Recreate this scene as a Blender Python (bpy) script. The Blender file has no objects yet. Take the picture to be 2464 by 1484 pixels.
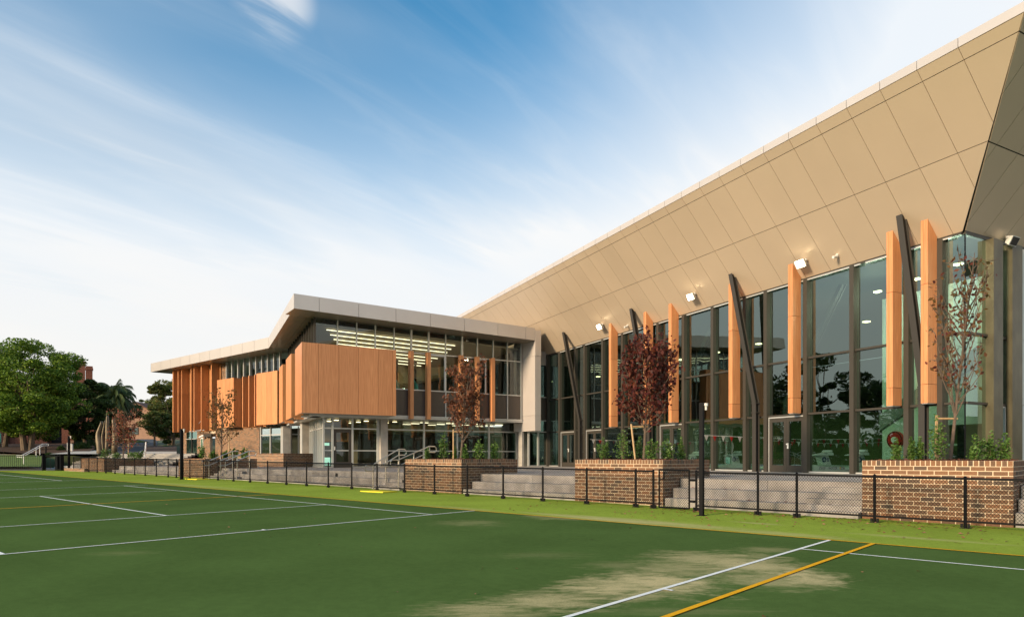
import bpy, math, random
import numpy as np
from mathutils import Vector, Matrix
R_ = math.radians
scene = bpy.context.scene
C = scene.collection

# ------------------------------------------------------------------ camera, sky, sun, exposure
EYE = 1.45
HD = R_(41.9)
cd = bpy.data.cameras.new('camera'); cam = bpy.data.objects.new('camera', cd); C.objects.link(cam)
cd.sensor_width = 36.0; cd.lens = 36.0 * 1685 / 2464; cd.shift_y = 358 / 2464
cd.clip_start = 0.1; cd.clip_end = 3000
cam.location = (0, 0, EYE); cam.rotation_euler = (R_(90), 0, HD)
scene.camera = cam

SUN_AZ = R_(-44.5)      # angle from the view direction, right positive (sun stands behind, to the left)
fwd = (-math.sin(HD), math.cos(HD)); rgt = (math.cos(HD), math.sin(HD))
def plan(l, d): return (d * fwd[0] + l * rgt[0], d * fwd[1] + l * rgt[1])
sx, sy = plan(-0.74, -0.67)
SUN_EL = R_(16)
sd = bpy.data.lights.new('sun', 'SUN'); so = bpy.data.objects.new('sun', sd); C.objects.link(so)
sd.energy = 4.6; sd.angle = R_(10); sd.color = (1.0, 0.765, 0.51)
sv = Vector((sx * math.cos(SUN_EL), sy * math.cos(SUN_EL), math.sin(SUN_EL))).normalized()
so.rotation_euler = sv.to_track_quat('Z', 'Y').to_euler(); so.location = (0, 0, 40)

world = bpy.data.worlds.new('World'); scene.world = world; world.use_nodes = True
def build_world():
    nt = world.node_tree; N = nt.nodes; L = nt.links; N.clear()
    def n(t, **k):
        o = N.new(t)
        for a, b in k.items(): setattr(o, a, b)
        return o
    def math_(op, a, b=None, c=None, clamp=False):
        m = n('ShaderNodeMath', operation=op, use_clamp=clamp)
        for i, v in enumerate((a, b, c)):
            if v is None: continue
            if isinstance(v, (int, float)): m.inputs[i].default_value = v
            else: L.new(v, m.inputs[i])
        return m.outputs[0]
    out = n('ShaderNodeOutputWorld'); bg = n('ShaderNodeBackground'); L.new(bg.outputs[0], out.inputs[0])
    sky = n('ShaderNodeTexSky', sky_type='NISHITA'); sky.sun_disc = False
    sky.sun_elevation = SUN_EL; sky.sun_rotation = math.atan2(sx, sy)
    sky.air_density = 1.0; sky.dust_density = 1.0; sky.ozone_density = 2.0
    sc = n('ShaderNodeVectorMath', operation='MULTIPLY'); L.new(sky.outputs[0], sc.inputs[0]); sc.inputs[1].default_value = (0.043, 0.150, 0.178)
    tc = n('ShaderNodeTexCoord'); sep = n('ShaderNodeSeparateXYZ'); L.new(tc.outputs['Generated'], sep.inputs[0])
    z = math_('MAXIMUM', sep.outputs[2], 0.0)
    zz = math_('ADD', z, 0.16)
    u = math_('DIVIDE', sep.outputs[0], zz); v = math_('DIVIDE', sep.outputs[1], zz)
    comb = n('ShaderNodeCombineXYZ'); L.new(u, comb.inputs[0]); L.new(v, comb.inputs[1])
    def cloud(rot, scl, nscale, detail, dist, lo, hi, off=(0, 0, 0)):
        mp = n('ShaderNodeMapping'); L.new(comb.outputs[0], mp.inputs[0])
        mp.inputs['Rotation'].default_value = (0, 0, rot); mp.inputs['Scale'].default_value = scl; mp.inputs['Location'].default_value = off
        t = n('ShaderNodeTexNoise'); L.new(mp.outputs[0], t.inputs['Vector'])
        t.inputs['Scale'].default_value = nscale; t.inputs['Detail'].default_value = detail
        t.inputs['Roughness'].default_value = 0.55; t.inputs['Distortion'].default_value = dist
        r = n('ShaderNodeMapRange', interpolation_type='SMOOTHSTEP'); L.new(t.outputs[0], r.inputs[0])
        r.inputs[1].default_value = lo; r.inputs[2].default_value = hi
        return r.outputs[0]
    ROT = R_(22)
    broad = cloud(ROT, (1.3, 0.42, 1), 0.70, 4, 0.5, 0.36, 0.78, (3.1, 1.7, 0))
    wisp = cloud(ROT + R_(10), (3.6, 0.50, 1), 1.0, 7, 0.8, 0.44, 0.86, (0.3, 5.2, 0))
    fine = cloud(ROT - R_(12), (4.5, 1.1, 1), 2.0, 9, 1.0, 0.42, 0.90, (7.3, 2.2, 0))
    m = math_('MULTIPLY', broad, 0.50)
    m = math_('ADD', m, math_('MULTIPLY', wisp, 0.27))
    m = math_('ADD', m, math_('MULTIPLY', fine, 0.10))
    # one brighter wisp high up
    tx_, td_ = plan(-0.340, 1.0); tv = Vector((tx_, td_, 0.650)).normalized()
    dw = n('ShaderNodeVectorMath', operation='DOT_PRODUCT'); L.new(tc.outputs['Generated'], dw.inputs[0]); dw.inputs[1].default_value = tuple(tv)
    wr = n('ShaderNodeMapRange', interpolation_type='SMOOTHSTEP'); L.new(dw.outputs['Value'], wr.inputs[0]); wr.inputs[1].default_value = 0.9986; wr.inputs[2].default_value = 1.0
    ws = cloud(ROT - R_(30), (5.0, 1.2, 1), 1.6, 8, 1.2, 0.36, 0.62, (1.3, 4.2, 0))
    m = math_('ADD', m, math_('MULTIPLY', math_('MULTIPLY', wr.outputs[0], ws), 0.55))
    # veil of thin cloud thickens towards the horizon
    hr = n('ShaderNodeMapRange', interpolation_type='SMOOTHSTEP'); L.new(z, hr.inputs[0])
    hr.inputs[1].default_value = 0.56; hr.inputs[2].default_value = 0.14
    hr.inputs[3].default_value = 0.0; hr.inputs[4].default_value = 1.0
    veil = math_('MULTIPLY', hr.outputs[0], 0.98)
    # east side of the sky is more clouded
    d3 = plan(0.80, 0.60)
    dt = n('ShaderNodeVectorMath', operation='DOT_PRODUCT'); L.new(tc.outputs['Generated'], dt.inputs[0]); dt.inputs[1].default_value = (d3[0], d3[1], 0.0)
    er = n('ShaderNodeMapRange', interpolation_type='SMOOTHSTEP'); L.new(dt.outputs['Value'], er.inputs[0])
    er.inputs[1].default_value = 0.45; er.inputs[2].default_value = 1.0; er.inputs[4].default_value = 0.85
    tot = math_('ADD', math_('ADD', m, veil), er.outputs[0], clamp=True)
    tot = math_('MULTIPLY', tot, 0.96)
    # cloud colour: white with a soft grey underside low down
    gry = cloud(R_(5), (1.2, 0.5, 1), 1.2, 4, 0.3, 0.35, 0.75, (9, 9, 0))
    ccol = n('ShaderNodeMix', data_type='RGBA'); L.new(gry, ccol.inputs[0])
    ccol.inputs[6].default_value = (0.73, 0.765, 0.80, 1); ccol.inputs[7].default_value = (0.82, 0.805, 0.785, 1)
    # warm haze low over the horizon
    wh = n('ShaderNodeMapRange', interpolation_type='SMOOTHSTEP'); L.new(z, wh.inputs[0]); wh.inputs[1].default_value = 0.34; wh.inputs[2].default_value = 0.02
    cw = n('ShaderNodeMix', data_type='RGBA'); L.new(wh.outputs[0], cw.inputs[0]); L.new(ccol.outputs[2], cw.inputs[6]); cw.inputs[7].default_value = (0.80, 0.77, 0.735, 1)
    mx = n('ShaderNodeMix', data_type='RGBA'); L.new(tot, mx.inputs[0]); L.new(sc.outputs[0], mx.inputs[6]); L.new(cw.outputs[2], mx.inputs[7])
    L.new(mx.outputs[2], bg.inputs[0]); bg.inputs[1].default_value = 1.0
build_world()
vs = scene.view_settings
vs.view_transform = 'Standard'; vs.look = 'None'; vs.exposure = 0.30; vs.gamma = 1.0; vs.use_curve_mapping = False
scene.cycles.max_bounces = 8; scene.cycles.transparent_max_bounces = 24
scene.cycles.caustics_reflective = False; scene.cycles.caustics_refractive = False

# ------------------------------------------------------------------ helpers
rng = random.Random(7)
class MB:
    def __init__(s): s.v = []; s.f = []
    def hexa(s, p):            # p: 8 points, 0-3 bottom loop, 4-7 top loop
        i = len(s.v); s.v += [tuple(q) for q in p]
        a = Vector(p[1]) - Vector(p[0]); b = Vector(p[3]) - Vector(p[0]); c = Vector(p[4]) - Vector(p[0])
        F = [(0, 3, 2, 1), (4, 5, 6, 7), (0, 1, 5, 4), (1, 2, 6, 5), (2, 3, 7, 6), (3, 0, 4, 7)]
        if a.cross(b).dot(c) < 0: F = [f[::-1] for f in F]
        s.f += [tuple(i + k for k in f) for f in F]; return s
    def box(s, fr, s0, s1, w0, w1, z0, z1):
        P = fr.P
        return s.hexa([P(s0, w0, z0), P(s1, w0, z0), P(s1, w1, z0), P(s0, w1, z0), P(s0, w0, z1), P(s1, w0, z1), P(s1, w1, z1), P(s0, w1, z1)])
    def prism(s, pts, off):    # polygon extruded by vector off
        n = len(pts); i = len(s.v); off = Vector(off)
        s.v += [tuple(Vector(p)) for p in pts] + [tuple(Vector(p) + off) for p in pts]
        nn = Vector((0, 0, 0))
        for k in range(n): nn += Vector(pts[k]).cross(Vector(pts[(k + 1) % n]))
        flip = nn.dot(off) > 0
        fs = [tuple(range(n)), tuple(range(2 * n - 1, n - 1, -1))] + [(k, k + n, (k + 1) % n + n, (k + 1) % n) for k in range(n)]
        if flip: fs = [f[::-1] for f in fs]
        s.f += [tuple(i + k for k in f) for f in fs]; return s
    def tube(s, pts, r, n=6, r1=None):
        pts = [Vector(p) for p in pts]; i0 = len(s.v); m = len(pts)
        up = Vector((0, 0, 1))
        for k, p in enumerate(pts):
            t = (pts[min(k + 1, m - 1)] - pts[max(k - 1, 0)]).normalized()
            a = t.cross(up)
            if a.length < 0.05: a = t.cross(Vector((1, 0, 0)))
            a.normalize(); b = t.cross(a)
            rr = r if r1 is None else r + (r1 - r) * k / (m - 1)
            for j in range(n):
                an = 2 * math.pi * j / n
                s.v.append(tuple(p + a * math.cos(an) * rr + b * math.sin(an) * rr))
        for k in range(m - 1):
            for j in range(n):
                a = i0 + k * n + j; b = i0 + k * n + (j + 1) % n
                s.f.append((a, b, b + n, a + n))
        s.f.append(tuple(i0 + j for j in range(n))[::-1]); s.f.append(tuple(i0 + (m - 1) * n + j for j in range(n)))
        return s
    def build(s, name, mat, parent=None, kind=None, label=None, smooth=False):
        o0 = root_loc(parent) if parent is not None else Vector((0, 0, 0))
        me = bpy.data.meshes.new(name)
        me.from_pydata([(v[0] - o0[0], v[1] - o0[1], v[2] - o0[2]) for v in s.v], [], s.f)
        me.materials.append(mat)
        if smooth: me.polygons.foreach_set('use_smooth', [True] * len(me.polygons))
        o = bpy.data.objects.new(name, me); C.objects.link(o)
        if parent is not None: o.parent = parent
        if kind: o['kind'] = kind
        if label: o['label'] = label
        return o
def root_loc(o):
    v = Vector(o.location)
    while o.parent is not None:
        o = o.parent; v = v + Vector(o.location)
    return v
class Fr:
    def __init__(s, o, d, out): s.o = o; s.d = d; s.n = out
    def P(s, a, w, z): return (s.o[0] + s.d[0] * a + s.n[0] * w, s.o[1] + s.d[1] * a + s.n[1] * w, z)
WORLD = Fr((0, 0), (1, 0), (0, 1))       # box(WORLD, x0,x1,y0,y1,z0,z1)
def ang(deg): a = R_(deg); return plan(math.sin(a), math.cos(a))
def thing(name, loc, label, cat, group=None):
    o = bpy.data.objects.new(name, None); C.objects.link(o); o.location = loc; o.empty_display_size = 0.3
    o['label'] = label; o['category'] = cat
    if group: o['group'] = group
    return o
def tag(o, label, cat, group=None, kind=None):
    o['label'] = label; o['category'] = cat
    if group: o['group'] = group
    if kind: o['kind'] = kind
    return o
def copy_tree(o, parent=None):
    c = o.copy(); C.objects.link(c); c.parent = parent
    for ch in list(o.children): copy_tree(ch, c)
    return c
TL = 20 / 1685.0
def gz(x, y): return TL * (x * fwd[0] + y * fwd[1])      # the courts fall gently towards the camera

# ------------------------------------------------------------------ materials
def mat(name, col, rough=0.6, metal=0.0, var=0.0, vscale=4.0, col2=None, grain=None, bump=0.0, bscale=40.0, spec=0.5, emit=None, estr=0.0, rnd=0.0, stretch=(1, 1, 1), detail=4):
    m = bpy.data.materials.new(name); m.use_nodes = True
    nt = m.node_tree; N = nt.nodes; L = nt.links
    b = N['Principled BSDF']
    b.inputs['Base Color'].default_value = (*col, 1); b.inputs['Roughness'].default_value = rough
    b.inputs['Metallic'].default_value = metal; b.inputs['Specular IOR Level'].default_value = spec
    geo = N.new('ShaderNodeNewGeometry'); mp = N.new('ShaderNodeMapping'); L.new(geo.outputs['Position'], mp.inputs[0]); mp.inputs['Scale'].default_value = stretch
    last = None
    if var > 0 or col2 is not None:
        t = N.new('ShaderNodeTexNoise'); L.new(mp.outputs[0], t.inputs['Vector']); t.inputs['Scale'].default_value = vscale; t.inputs['Detail'].default_value = detail
        r = N.new('ShaderNodeMapRange'); L.new(t.outputs[0], r.inputs[0]); r.inputs[1].default_value = 0.33; r.inputs[2].default_value = 0.67
        mx = N.new('ShaderNodeMix'); mx.data_type = 'RGBA'; L.new(r.outputs[0], mx.inputs[0])
        c2 = col2 if col2 is not None else tuple(c * (1 - var) for c in col)
        mx.inputs[6].default_value = (*c2, 1); mx.inputs[7].default_value = (*col, 1); last = mx.outputs[2]
    if rnd > 0:
        oi = N.new('ShaderNodeObjectInfo'); a = N.new('ShaderNodeMath'); a.operation = 'ADD'; L.new(oi.outputs['Random'], a.inputs[0]); L.new(geo.outputs['Random Per Island'], a.inputs[1])
        fr = N.new('ShaderNodeMath'); fr.operation = 'FRACT'; L.new(a.outputs[0], fr.inputs[0])
        r = N.new('ShaderNodeMapRange'); L.new(fr.outputs[0], r.inputs[0]); r.inputs[3].default_value = 1 - rnd; r.inputs[4].default_value = 1 + rnd
        vm = N.new('ShaderNodeVectorMath'); vm.operation = 'SCALE'
        if last is None: vm.inputs[0].default_value = col
        else: L.new(last, vm.inputs[0])
        L.new(r.outputs[0], vm.inputs['Scale']); last = vm.outputs[0]
    if last is not None: L.new(last, b.inputs['Base Color'])
    if bump > 0:
        t = N.new('ShaderNodeTexNoise'); L.new(mp.outputs[0], t.inputs['Vector']); t.inputs['Scale'].default_value = bscale; t.inputs['Detail'].default_value = 3
        bp = N.new('ShaderNodeBump'); bp.inputs['Strength'].default_value = bump; bp.inputs['Distance'].default_value = 0.02; L.new(t.outputs[0], bp.inputs['Height']); L.new(bp.outputs[0], b.inputs['Normal'])
    if emit: b.inputs['Emission Color'].default_value = (*emit, 1); b.inputs['Emission Strength'].default_value = estr
    return m
def ramp_mat(name, cols, rough=0.8, speck=0.25, translucent=0.0, bump=0.0, spec=0.3):
    m = bpy.data.materials.new(name); m.use_nodes = True
    nt = m.node_tree; N = nt.nodes; L = nt.links; b = N['Principled BSDF']
    b.inputs['Roughness'].default_value = rough; b.inputs['Specular IOR Level'].default_value = spec
    geo = N.new('ShaderNodeNewGeometry'); oi = N.new('ShaderNodeObjectInfo')
    a = N.new('ShaderNodeMath'); a.operation = 'ADD'; L.new(oi.outputs['Random'], a.inputs[0]); L.new(geo.outputs['Random Per Island'], a.inputs[1])
    fr = N.new('ShaderNodeMath'); fr.operation = 'FRACT'; L.new(a.outputs[0], fr.inputs[0])
    cr = N.new('ShaderNodeValToRGB'); cr.color_ramp.interpolation = 'LINEAR'; L.new(fr.outputs[0], cr.inputs[0])
    e = cr.color_ramp.elements
    while len(e) < len(cols): e.new(0.5)
    for i, c in enumerate(cols): e[i].position = i / (len(cols) - 1); e[i].color = (*c, 1)
    t = N.new('ShaderNodeTexNoise'); L.new(geo.outputs['Position'], t.inputs['Vector']); t.inputs['Scale'].default_value = 60 if speck else 5; t.inputs['Detail'].default_value = 3
    r = N.new('ShaderNodeMapRange'); L.new(t.outputs[0], r.inputs[0]); r.inputs[1].default_value = .3; r.inputs[2].default_value = .7; r.inputs[3].default_value = 1 - speck; r.inputs[4].default_value = 1 + speck
    vm = N.new('ShaderNodeVectorMath'); vm.operation = 'SCALE'; L.new(cr.outputs[0], vm.inputs[0]); L.new(r.outputs[0], vm.inputs['Scale'])
    L.new(vm.outputs[0], b.inputs['Base Color'])
    if bump:
        bp = N.new('ShaderNodeBump'); bp.inputs['Strength'].default_value = bump; bp.inputs['Distance'].default_value = 0.01; L.new(t.outputs[0], bp.inputs['Height']); L.new(bp.outputs[0], b.inputs['Normal'])
    if translucent:
        tr = N.new('ShaderNodeBsdfTranslucent'); L.new(vm.outputs[0], tr.inputs[0]); ms = N.new('ShaderNodeMixShader'); ms.inputs[0].default_value = translucent
        L.new(b.outputs[0], ms.inputs[1]); L.new(tr.outputs[0], ms.inputs[2]); L.new(ms.outputs[0], N['Material Output'].inputs[0])
    return m
def glass_mat(name, tint, ior=1.9, gl=(0.9, 0.95, 0.93)):
    m = bpy.data.materials.new(name); m.use_nodes = True
    nt = m.node_tree; N = nt.nodes; L = nt.links; N.remove(N['Principled BSDF'])
    f = N.new('ShaderNodeFresnel'); f.inputs[0].default_value = ior
    t = N.new('ShaderNodeBsdfTransparent'); t.inputs[0].default_value = (*tint, 1)
    g = N.new('ShaderNodeBsdfGlossy'); g.inputs[0].default_value = (*gl, 1); g.inputs['Roughness'].default_value = 0.0
    geo = N.new('ShaderNodeNewGeometry')
    nz = N.new('ShaderNodeTexNoise'); L.new(geo.outputs['Position'], nz.inputs['Vector']); nz.inputs['Scale'].default_value = 1.1; nz.inputs['Detail'].default_value = 1
    bp = N.new('ShaderNodeBump'); bp.inputs['Strength'].default_value = 0.06; bp.inputs['Distance'].default_value = 0.05; L.new(nz.outputs[0], bp.inputs['Height']); L.new(bp.outputs[0], g.inputs['Normal'])
    # a pane is a thin closed slab: tint and mirror once, on the face that is entered
    inv = N.new('ShaderNodeMath'); inv.operation = 'SUBTRACT'; inv.inputs[0].default_value = 1.0; L.new(geo.outputs['Backfacing'], inv.inputs[1])
    fm_ = N.new('ShaderNodeMath'); fm_.operation = 'MULTIPLY'; L.new(f.outputs[0], fm_.inputs[0]); L.new(inv.outputs[0], fm_.inputs[1])
    cm = N.new('ShaderNodeMix'); cm.data_type = 'RGBA'; L.new(geo.outputs['Backfacing'], cm.inputs[0]); cm.inputs[6].default_value = (*tint, 1); cm.inputs[7].default_value = (1, 1, 1, 1); L.new(cm.outputs[2], t.inputs[0])
    ms = N.new('ShaderNodeMixShader'); L.new(fm_.outputs[0], ms.inputs[0]); L.new(t.outputs[0], ms.inputs[1]); L.new(g.outputs[0], ms.inputs[2]); L.new(ms.outputs[0], N['Material Output'].inputs[0])
    return m
def emis(name, col, s):
    m = bpy.data.materials.new(name); m.use_nodes = True
    nt = m.node_tree; N = nt.nodes; b = N['Principled BSDF']
    b.inputs['Base Color'].default_value = (*col, 1); b.inputs['Emission Color'].default_value = (*col, 1); b.inputs['Emission Strength'].default_value = s
    return m
def court_mat(name, base, sandy, patches):
    """hard court surface: fine aggregate speckle, and drifts of pale sand lying in stated places"""
    m = bpy.data.materials.new(name); m.use_nodes = True
    nt = m.node_tree; N = nt.nodes; L = nt.links; b = N['Principled BSDF']; b.inputs['Roughness'].default_value = 0.9; b.inputs['Specular IOR Level'].default_value = 0.0
    geo = N.new('ShaderNodeNewGeometry')
    def noise(sc, det, vec=None, dist=0.0):
        t = N.new('ShaderNodeTexNoise'); L.new(vec or geo.outputs['Position'], t.inputs['Vector']); t.inputs['Scale'].default_value = sc; t.inputs['Detail'].default_value = det; t.inputs['Distortion'].default_value = dist; return t.outputs[0]
    def mr(v, a, b_, c, d, smooth=True):
        r = N.new('ShaderNodeMapRange'); L.new(v, r.inputs[0])
        if smooth: r.interpolation_type = 'SMOOTHSTEP'
        for i, q in enumerate((a, b_, c, d)): r.inputs[i + 1].default_value = q
        return r.outputs[0]
    def mth(op, a, b_, clamp=False):
        q = N.new('ShaderNodeMath'); q.operation = op; q.use_clamp = clamp
        for i, v in enumerate((a, b_)):
            if isinstance(v, (int, float)): q.inputs[i].default_value = v
            else: L.new(v, q.inputs[i])
        return q.outputs[0]
    fine = mr(noise(230, 2), .25, .75, .74, 1.26); mid = mr(noise(0.5, 4), .3, .7, .90, 1.08); mid2 = mr(noise(9, 4), .3, .7, .95, 1.05)
    k = mth('MULTIPLY', mth('MULTIPLY', fine, mid), mid2)
    vm = N.new('ShaderNodeVectorMath'); vm.operation = 'SCALE'; vm.inputs[0].default_value = base; L.new(k, vm.inputs['Scale'])
    tot = None
    for (cx, cy, rx, ry, rot, amp, seed) in patches:
        mp = N.new('ShaderNodeMapping'); mp.vector_type = 'TEXTURE'; L.new(geo.outputs['Position'], mp.inputs[0])
        mp.inputs['Location'].default_value = (cx, cy, 0); mp.inputs['Rotation'].default_value = (0, 0, rot); mp.inputs['Scale'].default_value = (rx, ry, 1)
        sp = N.new('ShaderNodeSeparateXYZ'); L.new(mp.outputs[0], sp.inputs[0])
        cb = N.new('ShaderNodeCombineXYZ'); L.new(sp.outputs[0], cb.inputs[0]); L.new(sp.outputs[1], cb.inputs[1])
        ln = N.new('ShaderNodeVectorMath'); ln.operation = 'LENGTH'; L.new(cb.outputs[0], ln.inputs[0])
        mp2 = N.new('ShaderNodeMapping'); L.new(mp.outputs[0], mp2.inputs[0]); mp2.inputs['Scale'].default_value = (1.1, 2.6, 1); mp2.inputs['Location'].default_value = (seed, seed, 0)
        w = noise(1.3, 6, mp2.outputs[0], 0.8)
        v = mth('SUBTRACT', mth('ADD', 1.28, mth('MULTIPLY', mth('SUBTRACT', w, 0.5), 2.3)), ln.outputs['Value'])
        v = mth('ADD', v, mth('MULTIPLY', mth('SUBTRACT', noise(16, 4), 0.5), 0.7))
        v = mth('MULTIPLY', mr(v, -0.15, 1.25, 0, 1), amp)
        tot = v if tot is None else mth('MAXIMUM', tot, v)
    last = vm.outputs[0]
    if tot is not None:
        gr = mth('MULTIPLY', tot, mr(noise(70, 3), .2, .8, .55, 1.15, False), True)
        mx = N.new('ShaderNodeMix'); mx.data_type = 'RGBA'; L.new(gr, mx.inputs[0]); L.new(last, mx.inputs[6]); mx.inputs[7].default_value = (*sandy, 1); last = mx.outputs[2]
    L.new(last, b.inputs['Base Color'])
    bp = N.new('ShaderNodeBump'); bp.inputs['Strength'].default_value = 0.5; bp.inputs['Distance'].default_value = 0.004; L.new(noise(200, 2), bp.inputs['Height']); L.new(bp.outputs[0], b.inputs['Normal'])
    return m
def timber_mat(name, c1, c2):
    m = bpy.data.materials.new(name); m.use_nodes = True
    nt = m.node_tree; N = nt.nodes; L = nt.links; b = N['Principled BSDF']; b.inputs['Roughness'].default_value = 0.42; b.inputs['Specular IOR Level'].default_value = 0.4
    geo = N.new('ShaderNodeNewGeometry'); oi = N.new('ShaderNodeObjectInfo')
    mp = N.new('ShaderNodeMapping'); L.new(geo.outputs['Position'], mp.inputs[0]); mp.inputs['Scale'].default_value = (26, 26, 1.1)
    ad = N.new('ShaderNodeVectorMath'); ad.operation = 'ADD'; L.new(mp.outputs[0], ad.inputs[0]); cb = N.new('ShaderNodeCombineXYZ')
    ml = N.new('ShaderNodeMath'); ml.operation = 'MULTIPLY'; L.new(oi.outputs['Random'], ml.inputs[0]); ml.inputs[1].default_value = 37; L.new(ml.outputs[0], cb.inputs[2]); L.new(cb.outputs[0], ad.inputs[1])
    t = N.new('ShaderNodeTexNoise'); L.new(ad.outputs[0], t.inputs['Vector']); t.inputs['Scale'].default_value = 1.0; t.inputs['Detail'].default_value = 6; t.inputs['Distortion'].default_value = 0.6
    r = N.new('ShaderNodeMapRange'); L.new(t.outputs[0], r.inputs[0]); r.inputs[1].default_value = .35; r.inputs[2].default_value = .68
    mx = N.new('ShaderNodeMix'); mx.data_type = 'RGBA'; L.new(r.outputs[0], mx.inputs[0]); mx.inputs[6].default_value = (*c1, 1); mx.inputs[7].default_value = (*c2, 1)
    rr = N.new('ShaderNodeMapRange'); L.new(oi.outputs['Random'], rr.inputs[0]); rr.inputs[3].default_value = .9; rr.inputs[4].default_value = 1.08
    vm = N.new('ShaderNodeVectorMath'); vm.operation = 'SCALE'; L.new(mx.outputs[2], vm.inputs[0]); L.new(rr.outputs[0], vm.inputs['Scale'])
    L.new(vm.outputs[0], b.inputs['Base Color']); return m

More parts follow.
